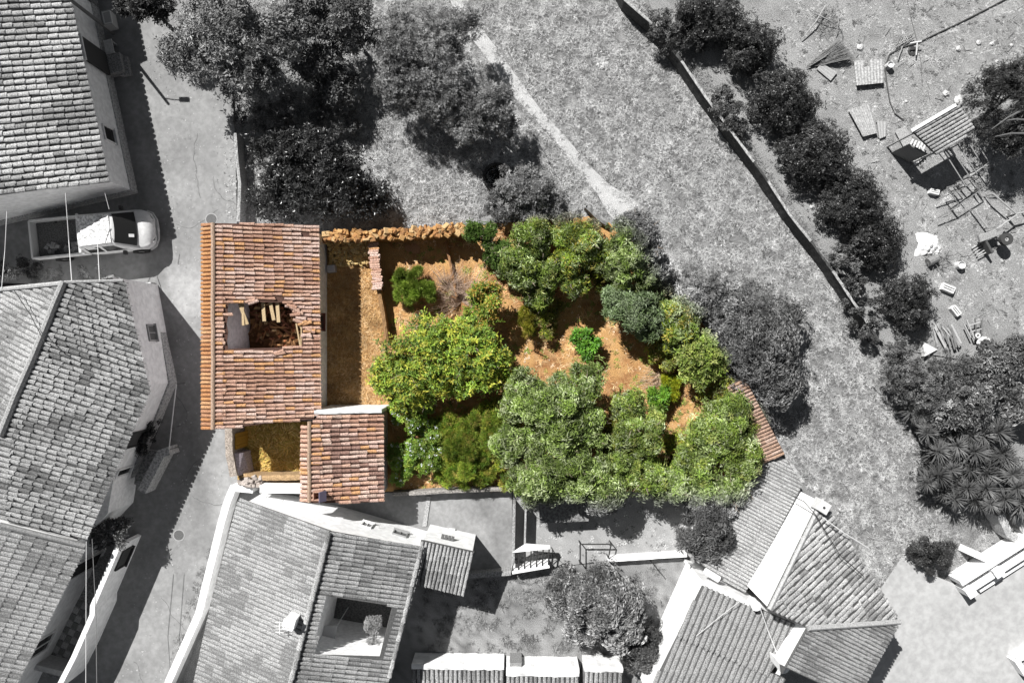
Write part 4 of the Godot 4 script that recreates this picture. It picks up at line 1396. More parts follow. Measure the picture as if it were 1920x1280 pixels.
func houses_south_east() -> void:
	var p3 := slope(at(1540, 935, 3.5), at(1687, 1165, 3.5), at(1515, 1177, 4.6))
	var p5 := slope(at(1687, 1165, 3.5), at(1622, 1280, 3.5), at(1515, 1177, 4.6))
	var h := thing("hipped_house", "tall white house with hipped grey tiled roof by the concrete road", "house")
	var apex := on(p3, 1515, 1177)
	var tip := on(p3, 1687, 1165)
	var tips := on(p5, 1687, 1165)
	var low := on(p5, 1604, 1312)
	var s3 := roof(h, "roof", p3, [on(p3, 1540, 935), tip, apex, on(p3, 1440, 1141)], 0.186, 0.38, [grey(0.26), grey(0.38), grey(0.43), grey(0.47), grey(0.54)], grey(0.09), 300, [], 0.26, 0.02, 0.01)
	var s5 := roof(h, "roof", p5, [tips, low, low - p5.v * 3.9, on(p5, 1467, 1264), on(p5, 1515, 1178)], 0.14, 0.40, [grey(0.28), grey(0.38), grey(0.42), grey(0.45), grey(0.50)], grey(0.13), 300, [], 0.24, 0.010)
	var st := begin()
	tube(st, [apex + Vector3(0, 0.03, 0), apex.lerp(tip, 0.5) + Vector3(0, 0.04, 0), tip + Vector3(0, 0.02, 0)], 0.10, 0.10, 7)
	obj("mortar_hip", st, mat(grey(0.46), 0.95, "stain", 0.7, 0.5), s3)
	st = begin()
	var g0 := on(p3, 1440, 1141)
	var g1 := on(p3, 1540, 935)
	tube(st, [g0 + Vector3(0.05, 0.02, 0.03), g1 + Vector3(0.05, 0.02, 0.03)], 0.085, 0.085, 6)
	obj("mortar_verge", st, mat(grey(0.50), 0.95, "stain", 0.7, 0.5), s3)
	var foot := PackedVector2Array()
	for p in [on(p3, 1538, 940), on(p3, 1679, 1163), on(p5, 1600, 1304), low - p5.v * 3.9, on(p5, 1467, 1264), apex, on(p3, 1441, 1139)]:
		foot.append(Vector2(p.x, p.z))
	body(h, "wall", foot, [p3, p5], white_m())
	# chimney box with a round hole
	var c := on(p3, 1538, 947)
	st = begin()
	var bb := Basis(Vector3.UP, -0.55)
	box(st, c + Vector3(0, 0.1, 0), Vector3(0.42, 0.6, 0.42), bb)
	var ch := obj("chimney", st, mat(grey(0.62), 0.9, "plaster", 0.7, 0.2), s3)
	st = begin()
	disc(st, c + Vector3(-0.02, 0.395, 0), 0.05, 0.02, 10)
	obj("flue", st, dark_m(), ch)
	# vent cylinder on the left roof end
	# wing roofs
	var p4 := slope(at(1318, 1095, 3.0), at(1506, 1177, 3.8), at(1230, 1280, 2.4))
	var k := thing("ribbed_house", "white house with smooth ribbed grey roof in two steps", "house")
	var flat_cols := [grey(0.35), grey(0.37), grey(0.36)]
	var s4 := roof(k, "roof", p4, ons(p4, [[1318, 1095], [1506, 1177], [1444, 1263], [1271, 1189]]), 0.205, 0.8, flat_cols, grey(0.12), 100, [], 0.22, 0.003)
	var p4b := p4.duplicate()
	p4b.o = p4.o - Vector3(0, 0.1, 0)
	roof(k, "roof", p4b, ons(p4b, [[1273, 1186], [1446, 1261], [1474, 1273], [1450, 1318], [1207, 1318]]), 0.205, 0.8, flat_cols, grey(0.12), 100, [], 0.22, 0.003)
	foot = PackedVector2Array()
	for q in [[1322, 1099], [1503, 1178], [1448, 1310], [1216, 1310], [1277, 1186]]:
		var p := on(p4b, q[0], q[1])
		foot.append(Vector2(p.x, p.z))
	body(k, "wall", foot, [p4b], white_m(), 0.12)
	st = begin()
	var n0 := on(p4, 1318, 1094)
	var n1 := on(p4, 1428, 1142)
	wall_line(st, PackedVector2Array([Vector2(n0.x, n0.z), Vector2(n1.x, n1.z)]), n0.y + 0.02, n1.y + 0.04, 0.12, 0.0)
	obj("parapet", st, white_m(), k)
	# round pots on the roof joints
	for q in [[1411, 1128, 0.16, "squat white chimney pot where the three grey roofs meet"], [1461, 1241, 0.2, "white chimney pot at the lower step of the ribbed roof"]]:
		var p := on(p4, q[0], q[1])
		var pot := thing("chimney_pot", q[3], "chimney", p + Vector3(0, -0.1, 0), 0.0, "white chimney pots")
		st = begin()
		disc(st, Vector3.ZERO, q[2], 0.5, 14, 0.0)
		obj("pot", st, white_m(), pot)
		st = begin()
		disc(st, Vector3(0, 0.5, 0), q[2] * 1.15, 0.05, 14, q[2] * 0.7)
		obj("rim", st, white_m(), pot)
	# lower wing in front, tiles running down to the left
	var p2 := slope(at(1505, 905, 1.9), at(1410, 1108, 2.7), at(1310, 1048, 2.0))
	var w := thing("lower_wing", "low grey tiled wing beneath the tall white gable wall", "house")
	var s2 := roof(w, "roof", p2, ons(p2, [[1471, 852], [1507, 905], [1397, 1112], [1306, 1052], [1300, 1030], [1332, 955], [1405, 885], [1440, 866]]), 0.135, 0.5, [grey(0.34), grey(0.40), grey(0.43), grey(0.45)], grey(0.14), 300, [], 0.24, 0.003)
	ridge(s2, on(p2, 1471, 851), on(p2, 1506, 904), PALE, 0.16, 0.2)
	foot = PackedVector2Array()
	for q in [[1468, 858], [1502, 908], [1396, 1106], [1310, 1048], [1306, 1030], [1336, 960], [1408, 890]]:
		var p := on(p2, q[0], q[1])
		foot.append(Vector2(p.x, p.z))
	body(w, "wall", foot, [p2], white_m(), 0.1)
	# vent pipe lying on its edge
	var vp := thing("vent_cowl", "oval white vent cowl lying along the ribbed roof parapet", "vent", at(1338, 1077, 2.2))
	st = begin()
	var v0 := at(1322, 1070, 2.6) - vp.position
	var v1 := at(1348, 1086, 2.6) - vp.position
	tube(st, [v0, v1], 0.13, 0.13, 12)
	obj("pipe", st, white_m(), vp)
	st = begin()
	tube(st, [v1, v1 + (v1 - v0).normalized() * 0.05], 0.10, 0.10, 10)
	obj("mouth", st, dark_m(), vp)
	# roof of the boundary shed: orange strip
	var p1 := slope(at(1394, 711, 1.8), at(1470, 848, 1.8), at(1362, 730, 1.55))
	var s := thing("boundary_shed", "narrow orange tiled shed roof along the plot's right boundary", "shed")
	var mix := [Color(0.42, 0.28, 0.21), Color(0.48, 0.33, 0.26), Color(0.52, 0.38, 0.31), Color(0.46, 0.30, 0.21)]
	roof(s, "roof", p1, ons(p1, [[1366, 724], [1397, 709], [1471, 850], [1440, 866], [1418, 860]]), 0.14, 0.42, mix, Color(0.11, 0.07, 0.05), 120, [], 0.30, 0.008)
	foot = PackedVector2Array()
	for q in [[1370, 726], [1393, 714], [1464, 848], [1430, 862]]:
		var p := on(p1, q[0], q[1])
		foot.append(Vector2(p.x, p.z))
	body(s, "wall", foot, [p1], mat(Color(0.45, 0.38, 0.33), 0.95, "stain", 1.2, 0.5), 0.1)
	# cables and light pipes over the roofs
	var lines := [
		["black cable crossing the tall tiled roof from its gable", [[1488, 930, 2.6], [1508, 940, 3.7], [1530, 965, 4.0], [1575, 1040, 4.2], [1620, 1080, 4.0]], 0.016, grey(0.03)],
		["pale pipe lying along the edge of the tall tiled roof", [[1543, 970, 4.1], [1580, 997, 3.95], [1630, 1028, 3.6]], 0.022, grey(0.6)],
		["thin white wire draped over the low grey wing", [[1478, 955, 2.0], [1440, 1005, 2.05], [1425, 1035, 2.1], [1408, 1065, 2.1], [1402, 1092, 2.2]], 0.016, grey(0.62)],
		["white wire sagging down the ribbed roof to a pot", [[1425, 1138, 4.0], [1440, 1180, 3.7], [1460, 1232, 3.6]], 0.016, grey(0.66)],
		["white wire running left across the ribbed roof", [[1390, 1125, 3.7], [1345, 1160, 3.3], [1306, 1192, 3.0]], 0.012, grey(0.55)]]
	for l in lines:
		st = begin()
		var pts := []
		for q in l[1]: pts.append(at(q[0], q[1], q[2]))
		tube(st, pts, l[2], l[2], 5)
		tag(obj("roof_cable", st, mat(l[3], 0.6)), l[0], "cable", "cables over the south east roofs")

func walls_and_gate() -> void:
	# long field wall
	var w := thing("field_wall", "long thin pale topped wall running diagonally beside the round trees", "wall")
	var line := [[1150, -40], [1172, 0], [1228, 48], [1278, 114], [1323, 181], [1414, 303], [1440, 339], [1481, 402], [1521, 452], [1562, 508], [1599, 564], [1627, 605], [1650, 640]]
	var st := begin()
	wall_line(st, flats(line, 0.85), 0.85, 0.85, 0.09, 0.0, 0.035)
	obj("masonry", st, mat(grey(0.09), 0.97, "stain", 1.3, 0.7), w)  # stone colour darkened to put the shade of the unlit face into it
	st = begin()
	for k in [[0, 2], [3, 5], [6, 8], [9, 11]]:
		wall_line(st, flats(line.slice(k[0], k[1] + 1), 0.89), 0.92, 0.90, 0.10, 0.882, 0.02)
	obj("coping", st, mat(grey(0.46), 0.95, "stain", 1.3, 0.5), w)
	# white gate wall with two pillars
	var g := thing("gate_wall", "bright white double wall with two pillars at the road", "wall")
	var a := flat(803, 0)
	var run := func(x0: float, y0: float, x1: float, y1: float, h: float, t: float, called: String) -> void:
		var s2 := begin()
		wall_line(s2, flats([[x0, y0], [x1, y1]], h), h, h, t)
		obj(called, s2, white_m(), g)
	run.call(1803, 1094, 1960, 995, 0.85, 0.24, "back_wall")
	run.call(1822, 1106, 1960, 1018, 0.60, 0.22, "front_wall")
	run.call(1838, 1108, 1960, 1030, 0.25, 0.14, "step")
	for q in [[1823, 1111], [1874, 1073]]:
		st = begin()
		var p := at(q[0], q[1], 0.8)
		box(st, Vector3(p.x, 0.38, p.z), Vector3(0.34, 0.76, 0.34), Basis(Vector3.UP, 0.6))
		box(st, Vector3(p.x, 0.79, p.z), Vector3(0.40, 0.06, 0.40), Basis(Vector3.UP, 0.6))
		obj("pillar", st, white_m(), g)
	st = begin()
	wall_line(st, flats([[1822, 1035], [1860, 1052]], 0.8), 0.8, 0.8, 0.28)
	tag(obj("stub_wall", st, white_m()), "short white stub wall behind the gate wall", "wall")
	st = begin()
	wall_line(st, flats([[1868, 960], [1890, 1000], [1918, 1018]], 0.6), 0.9, 0.6, 0.32, 0.0, 0.03)
	tag(obj("bank_wall", st, mat(grey(0.52), 0.95, "stain", 1.0, 0.5)), "mottled bank wall below the spiky palms", "wall")
	st = begin()
	wall_line(st, flats([[1895, 950], [1935, 1008]], 0.5), 0.5, 0.5, 0.4, 0.0, 0.03)
	tag(obj("bank_step", st, mat(grey(0.46), 0.95, "stain", 1.0, 0.5)), "pale stone step rising behind the mottled bank wall", "wall")
	st = begin()
	wall_line(st, flats([[1908, 1238], [1928, 1268]], 0.5), 0.5, 0.5, 0.22)
	wall_line(st, flats([[1908, 1238], [1950, 1218]], 0.5), 0.497, 0.497, 0.22)
	tag(obj("corner_wall", st, white_m()), "white wall corner at the lower right edge of the road", "wall")
	# roadside wall under the dark tree left of the field
	st = begin()
	wall_line(st, flats([[441, 250], [444, 300], [449, 345], [446, 415]], 0.7), 0.75, 0.7, 0.13, 0.0, 0.02)
	tag(obj("roadside_wall", st, mat(grey(0.42), 0.95, "stain", 0.9, 0.5)), "low wall between the street and dark glossy tree", "wall")
	# rough earth wall closing the plot to the north
	st = begin()
	wall_line(st, flats([[606, 441], [640, 441], [700, 441], [760, 438], [830, 431], [872, 429]], 1.15), 1.15, 1.05, 0.36, 0.0, 0.05)
	var ew := thing("earth_wall", "crumbling orange earth wall along the plot's top edge", "wall")
	obj("core", st, mat(Color(0.46, 0.25, 0.095), 0.97, "stain", 1.3, 0.8), ew)
	var clods := [Color(0.56, 0.32, 0.13), Color(0.48, 0.26, 0.10), Color(0.40, 0.20, 0.08), Color(0.60, 0.40, 0.20), Color(0.34, 0.18, 0.08)]
	for k in 170:
		var x := rnd(608, 872)
		var y := lerpf(442, 429, clampf((x - 700.0) / 172.0, 0.0, 1.0)) + rnd(-9, 9)
		st = begin()
		box(st, Vector3.ZERO, Vector3(rnd(0.10, 0.34), rnd(0.08, 0.18), rnd(0.08, 0.24)))
		var o := obj("stone", st, mat(clods[k % 5], 0.97, "grain", 0.6, 0.6), ew)
		o.transform = Transform3D(Basis(Vector3(rnd(-0.6, 0.6), 1, rnd(-0.6, 0.6)).normalized(), rnd(0, TAU)), at(x, y, 1.2) + Vector3(0, rnd(-0.04, 0.05), 0))
	# stretch of stone edge beyond the trees
	st = begin()
	wall_line(st, flats([[1100, 386], [1118, 402], [1140, 418]], 0.5), 0.5, 0.4, 0.2, 0.0, 0.05)
	tag(obj("stone_edge", st, mat(grey(0.30), 0.97, "stain", 0.6, 0.7)), "short dark stone edge at the end of the dirt path", "wall")

func truck() -> void:
	# parked with its nose to the right; x is forward, the load bed behind
	var t := thing("pickup_truck", "white pickup truck with debris in its open bed, parked in shade", "truck", at(178, 441, 0.6) - Vector3(0, 0.6, 0), 0.102)
	var paint := mat(grey(0.62), 0.45, "plaster", 1.2, 0.1)
	var roofp := mat(grey(0.78), 0.6, "stain", 1.6, 0.1)
	var glass := mat(grey(0.02), 0.1)
	var st := begin()
	box(st, Vector3(0, 0.45, 0), Vector3(4.7, 0.2, 1.3))
	obj("chassis", st, dark_m(), t)
	st = begin()
	box(st, Vector3(-1.32, 0.62, 0), Vector3(2.12, 0.06, 1.5))
	var bed := obj("load_bed", st, mat(grey(0.12), 0.9, "stain", 0.8, 0.4), t)
	for s in [-1, 1]:
		st = begin()
		box(st, Vector3(-1.32, 0.82, s * 0.775), Vector3(2.2, 0.42, 0.05))
		box(st, Vector3(-1.32, 1.045, s * 0.775), Vector3(2.2, 0.035, 0.08))
		obj("side_board", st, paint, bed)
	st = begin()
	box(st, Vector3(-2.42, 0.82, 0), Vector3(0.05, 0.42, 1.52))
	box(st, Vector3(-2.42, 1.045, 0), Vector3(0.08, 0.035, 1.52))
	obj("tailgate", st, mat(grey(0.50), 0.5), bed)
	st = begin()
	box(st, Vector3(-0.24, 0.98, 0), Vector3(0.06, 0.72, 1.56))
	box(st, Vector3(-0.24, 1.36, 0), Vector3(0.10, 0.05, 1.60))
	obj("headboard", st, mat(grey(0.60), 0.5), bed)
	# cab: sections along its length
	var sec := [[-0.16, 0.42, 1.0, 1.60, 0.79, 0.66], [0.1, 0.36, 1.02, 1.66, 0.81, 0.68], [1.2, 0.36, 1.02, 1.66, 0.81, 0.66], [1.36, 0.36, 1.02, 1.60, 0.81, 0.65], [1.98, 0.36, 1.0, 1.04, 0.80, 0.74], [2.2, 0.36, 0.95, 1.0, 0.78, 0.70], [2.36, 0.36, 0.88, 0.93, 0.72, 0.62], [2.47, 0.38, 0.80, 0.84, 0.60, 0.50], [2.53, 0.42, 0.70, 0.72, 0.42, 0.34]]
	st = begin()
	st.set_smooth_group(2)
	var rings := []
	for s in sec:
		rings.append([Vector3(s[0], s[1], -s[4] * 0.97), Vector3(s[0], s[2], -s[4]), Vector3(s[0], s[3] - 0.05, -s[5]), Vector3(s[0], s[3], -s[5] + 0.09), Vector3(s[0], s[3] + 0.025, 0), Vector3(s[0], s[3], s[5] - 0.09), Vector3(s[0], s[3] - 0.05, s[5]), Vector3(s[0], s[2], s[4]), Vector3(s[0], s[1], s[4] * 0.97)])
	for i in rings.size() - 1:
		for k in 8:
			var mid: Vector3 = (rings[i][k] + rings[i][k + 1]) * 0.5 - Vector3(sec[i][0], 0.8, 0)
			quad(st, rings[i][k], rings[i][k + 1], rings[i + 1][k + 1], rings[i + 1][k], mid)
	st.set_smooth_group(-1)
	for e in [0, rings.size() - 1]:
		for k in range(1, 8):
			tri(st, rings[e][0], rings[e][k], rings[e][k + 1], Vector3(-1 if e == 0 else 1, 0, 0))
	var cab := obj("cab", st, paint, t)
	st = begin()
	prism(st, PackedVector2Array([Vector2(-0.1, -0.6), Vector2(1.22, -0.58), Vector2(1.22, 0.58), Vector2(-0.1, 0.6)]), 1.62, even(4, 1.694))
	obj("roof_panel", st, roofp, cab)
	st = begin()
	for k in 6:
		var z0 := -1.0 + k / 3.0
		var z1 := -1.0 + (k + 1) / 3.0
		var bow := func(z: float) -> float: return 0.06 * (1.0 - z * z)
		quad(st, Vector3(1.33 + bow.call(z0), 1.66, z0 * 0.58), Vector3(1.33 + bow.call(z1), 1.66, z1 * 0.58), Vector3(1.95 + bow.call(z1), 1.105, z1 * 0.70), Vector3(1.95 + bow.call(z0), 1.105, z0 * 0.70), Vector3(0.6, 0.7, 0))
	for s in [-1, 1]:
		quad(st, Vector3(1.33, 1.60, s * 0.58), Vector3(1.95, 1.05, s * 0.70), Vector3(1.95, 1.105, s * 0.70), Vector3(1.33, 1.66, s * 0.58), Vector3(0, 0, s))
	obj("windscreen", st, glass, cab)
	st = begin()
	box(st, Vector3(1.85, 1.265, 0.30), Vector3(0.2, 0.008, 0.13), Basis(Vector3.BACK, -0.74))
	obj("paper", st, mat(grey(0.75), 0.8), cab)
	for s in [-1, 1]:
		for w in [[0.0, 0.62], [0.70, 1.22]]:
			st = begin()
			quad(st, Vector3(w[0], 1.06, s * 0.808), Vector3(w[1] + 0.2 * float(w[0] > 0.3), 1.06, s * 0.808), Vector3(w[1], 1.54, s * 0.692), Vector3(w[0] + 0.04, 1.54, s * 0.692), Vector3(0, 0, s))
			obj("side_window", st, glass, cab)
		st = begin()
		box(st, Vector3(1.42, 1.06, s * 0.93), Vector3(0.10, 0.2, 0.16))
		obj("mirror", st, dark_m(), cab)
		st = begin()
		box(st, Vector3(2.42, 0.72, s * 0.52), Vector3(0.10, 0.13, 0.22))
		obj("headlight", st, mat(grey(0.6), 0.15), cab)
		for x in [-1.55, 1.72]:
			st = begin()
			disc(st, Vector3(x, 0.33, s * 0.66), 0.33, 0.2 * s, 16, 0.18, Basis(Vector3.RIGHT, PI / 2))
			var wh := obj("wheel", st, mat(grey(0.025), 0.9), t)
			st = begin()
			disc(st, Vector3(x, 0.33, s * 0.70), 0.185, 0.12 * s, 12, 0.0, Basis(Vector3.RIGHT, PI / 2))
			obj("rim", st, mat(grey(0.35), 0.4), wh)
	st = begin()
	tube(st, [Vector3(2.2, 0.5, -0.78), Vector3(2.42, 0.5, -0.66), Vector3(2.54, 0.5, -0.4), Vector3(2.58, 0.5, 0.0), Vector3(2.54, 0.5, 0.4), Vector3(2.42, 0.5, 0.66), Vector3(2.2, 0.5, 0.78)], 0.08, 0.08, 6)
	obj("bumper", st, mat(grey(0.35), 0.5), t)
	# rubbish in the bed
	var l := thing("bed_debris", "heap of sacks and broken branches in the pickup bed", "debris", t.position + t.basis * Vector3(-1.1, 0.66, 0.4), 0.102)
	for i in 26:
		st = begin()
		var p := Vector3(rnd(-0.9, 0.7), rnd(0.0, 0.14), rnd(-0.18, 0.26))
		if i % 3 == 0: tube(st, [p, p + Vector3(rnd(-0.3, 0.3), rnd(0.02, 0.2), rnd(-0.2, 0.2))], 0.015, 0.008, 5)
		else: box(st, p, Vector3(rnd(0.12, 0.34), rnd(0.06, 0.14), rnd(0.1, 0.24)), Basis(Vector3(rnd(-1, 1), 1.5, rnd(-1, 1)).normalized(), rnd(0, TAU)))
		obj("scrap", st, mat(grey([0.10, 0.22, 0.35][i % 3]), 0.9, "grain", 0.4, 0.4), l)
	st = begin()
	box(st, t.position + t.basis * Vector3(-0.62, 1.70 - 0.35, 0.1), Vector3(0.02, 0.02, 0.02))
	# leaves and twigs on the cab roof
	for i in 16:
		st = begin()
		var p := t.position + t.basis * Vector3(rnd(0.0, 1.15), 1.70, rnd(-0.5, 0.45))
		tube(st, [p, p + Vector3(rnd(-0.2, 0.2), 0.012, rnd(-0.09, 0.09))], 0.008, 0.004, 4)
		if i == 0: cache["twigs"] = thing("roof_twigs", "dry twigs lying on the pickup cab roof", "twigs", Vector3.ZERO)
		obj("twig", st, mat(grey(0.10), 0.9), cache["twigs"])

func street_things() -> void:
	# tall lamp on the corner of the long house
	var b := at(212, 62)
	var l := thing("street_lamp", "tall street lamp leaning out of frame by the long house", "street lamp", b)
	var m := mat(grey(0.14), 0.7)
	var st := begin()
	tube(st, [Vector3(0, -0.05, 0), Vector3(0, 4.2, 0)], 0.085, 0.06, 9)
	obj("pole", st, m, l)
	st = begin()
	tube(st, [Vector3(0, 3.85, 0), Vector3(0.35, 3.98, -0.02), Vector3(0.62, 4.0, -0.03)], 0.022, 0.02, 6)
	obj("arm", st, m, l)
	st = begin()
	box(st, Vector3(0.80, 3.99, -0.03), Vector3(0.42, 0.10, 0.17))
	box(st, Vector3(0.86, 3.93, -0.03), Vector3(0.24, 0.05, 0.12))
	obj("lamp_head", st, mat(grey(0.30), 0.5), l)
	# lids
	for k in [[335, 1003, 0.21, "round iron manhole lid in the lit street by the curved wall"], [396, 411, 0.22, "round manhole lid at the orange house's top left corner"]]:
		var p := at(k[0], k[1])
		var hole := thing("manhole", k[3], "manhole", Vector3(p.x, 0.012, p.z), 0.0, "street manholes")
		st = begin()
		disc(st, Vector3.ZERO, k[2], 0.010, 20)
		obj("lid", st, mat(grey(0.13), 0.6, "grain", 0.4, 0.6), hole)
		st = begin()
		disc(st, Vector3.ZERO, k[2] * 1.2, 0.006, 20, k[2] * 1.02)
		obj("frame", st, mat(grey(0.30), 0.8), hole)
	# overhead lines
	var lines := [
		["pale cable above the pickup bed, hung from the long house gable", [[122, 362, 3.2], [128, 450, 2.7], [134, 531, 3.8]], 0.014, 0.62],
		["short pale cable passing over the pickup cab windscreen", [[196, 362, 2.8], [204, 392, 2.6]], 0.012, 0.55],
		["pale cable dropping past the pickup's cab to the lower roof", [[180, 424, 2.2], [183, 470, 2.5], [186, 528, 3.7]], 0.014, 0.62],
		["pale cable at the far left edge between two grey roofs", [[12, 396, 3.3], [8, 470, 3.0], [2, 540, 3.6]], 0.013, 0.6],
		["pale dashed looking cable running down the left yard wall", [[161, 1015, 3.2], [160.5, 1150, 3.0], [160, 1300, 3.2]], 0.012, 0.66],
		["dark cable hanging over the left street, casting a thin shadow", [[172, 1010, 3.4], [179, 1150, 3.1], [181, 1300, 3.4]], 0.012, 0.2],
		["thin dark cable across the tiled roof of house with hip", [[26, 545, 4.0], [56, 590, 4.1], [82, 640, 4.35], [118, 660, 4.1]], 0.016, 0.03],
		["dark lead looping along the hipped house's tiles", [[140, 560, 4.15], [146, 605, 4.0], [152, 660, 3.9]], 0.012, 0.08]]
	for q in lines:
		st = begin()
		var pts := []
		for p in q[1]: pts.append(at(p[0], p[1], p[2]))
		tube(st, pts, q[2], q[2], 5)
		tag(obj("overhead_cable", st, mat(grey(q[3]), 0.6)), q[0], "cable", "overhead cables on the left")
	# plants along the houses
	tree("potted_bush", "dark bush spilling over the terrace by the hipped house", "bush", [[262, 822, 0.8, 28, 30, 0.5], [292, 806, 0.7, 16, 26, 0.4]], 520, "small", [grey(0.03), grey(0.045), grey(0.025)], {"rough": 0.35, "trunk": 0.04})
	tree("flowering_bush", "grey bush dotted with white blossom overhanging the yard wall", "bush", [[190, 998, 1.5, 34, 26, 0.5], [222, 1002, 1.5, 24, 24, 0.45]], 520, "broad", [grey(0.07), grey(0.10), grey(0.15)], {"flowers": 130, "trunk": 0.04})
	tree("alley_bush", "small dark shrub at the left edge below the parked truck", "shrub", [[22, 508, 0.7, 34, 24, 0.5], [58, 506, 0.5, 20, 16, 0.3]], 460, "small", [grey(0.06), grey(0.10), grey(0.04), grey(0.18)], {"trunk": 0.03})
	strew("kerb_weeds", "pale weeds and litter along the street's right edge", flats([[418, 250], [441, 262], [446, 416], [424, 410]]), 150.0, "crumb", [grey(0.36), grey(0.26), grey(0.42)], {"y": 0.02, "patchy": 0.3, "size": 0.6})
	strew("wall_foot_weeds", "dark weeds at the foot of the curving white street wall", flats([[398, 1010], [412, 1000], [372, 1140], [338, 1215], [318, 1240], [336, 1180], [352, 1120]]), 160.0, "weed", [grey(0.13), grey(0.2), grey(0.28)], {"y": 0.012, "patchy": 0.55, "size": 0.7})
	strew("street_grit", "fine grit and small stones scattered over the street", flats([[260, 60], [430, 60], [440, 420], [446, 880], [420, 960], [330, 1280], [200, 1280], [340, 760], [310, 500]]), 30.0, "crumb", [grey(0.22), grey(0.34), grey(0.42)], {"y": 0.012, "patchy": 0.3, "size": 0.4, "category": "grit"})
	strew("alley_litter", "dry weeds along the foot of the lower house by the truck", flats([[60, 505], [220, 500], [226, 522], [60, 530]]), 90.0, "weed", [grey(0.25), grey(0.35), grey(0.16)], {"y": 0.012, "patchy": 0.5})

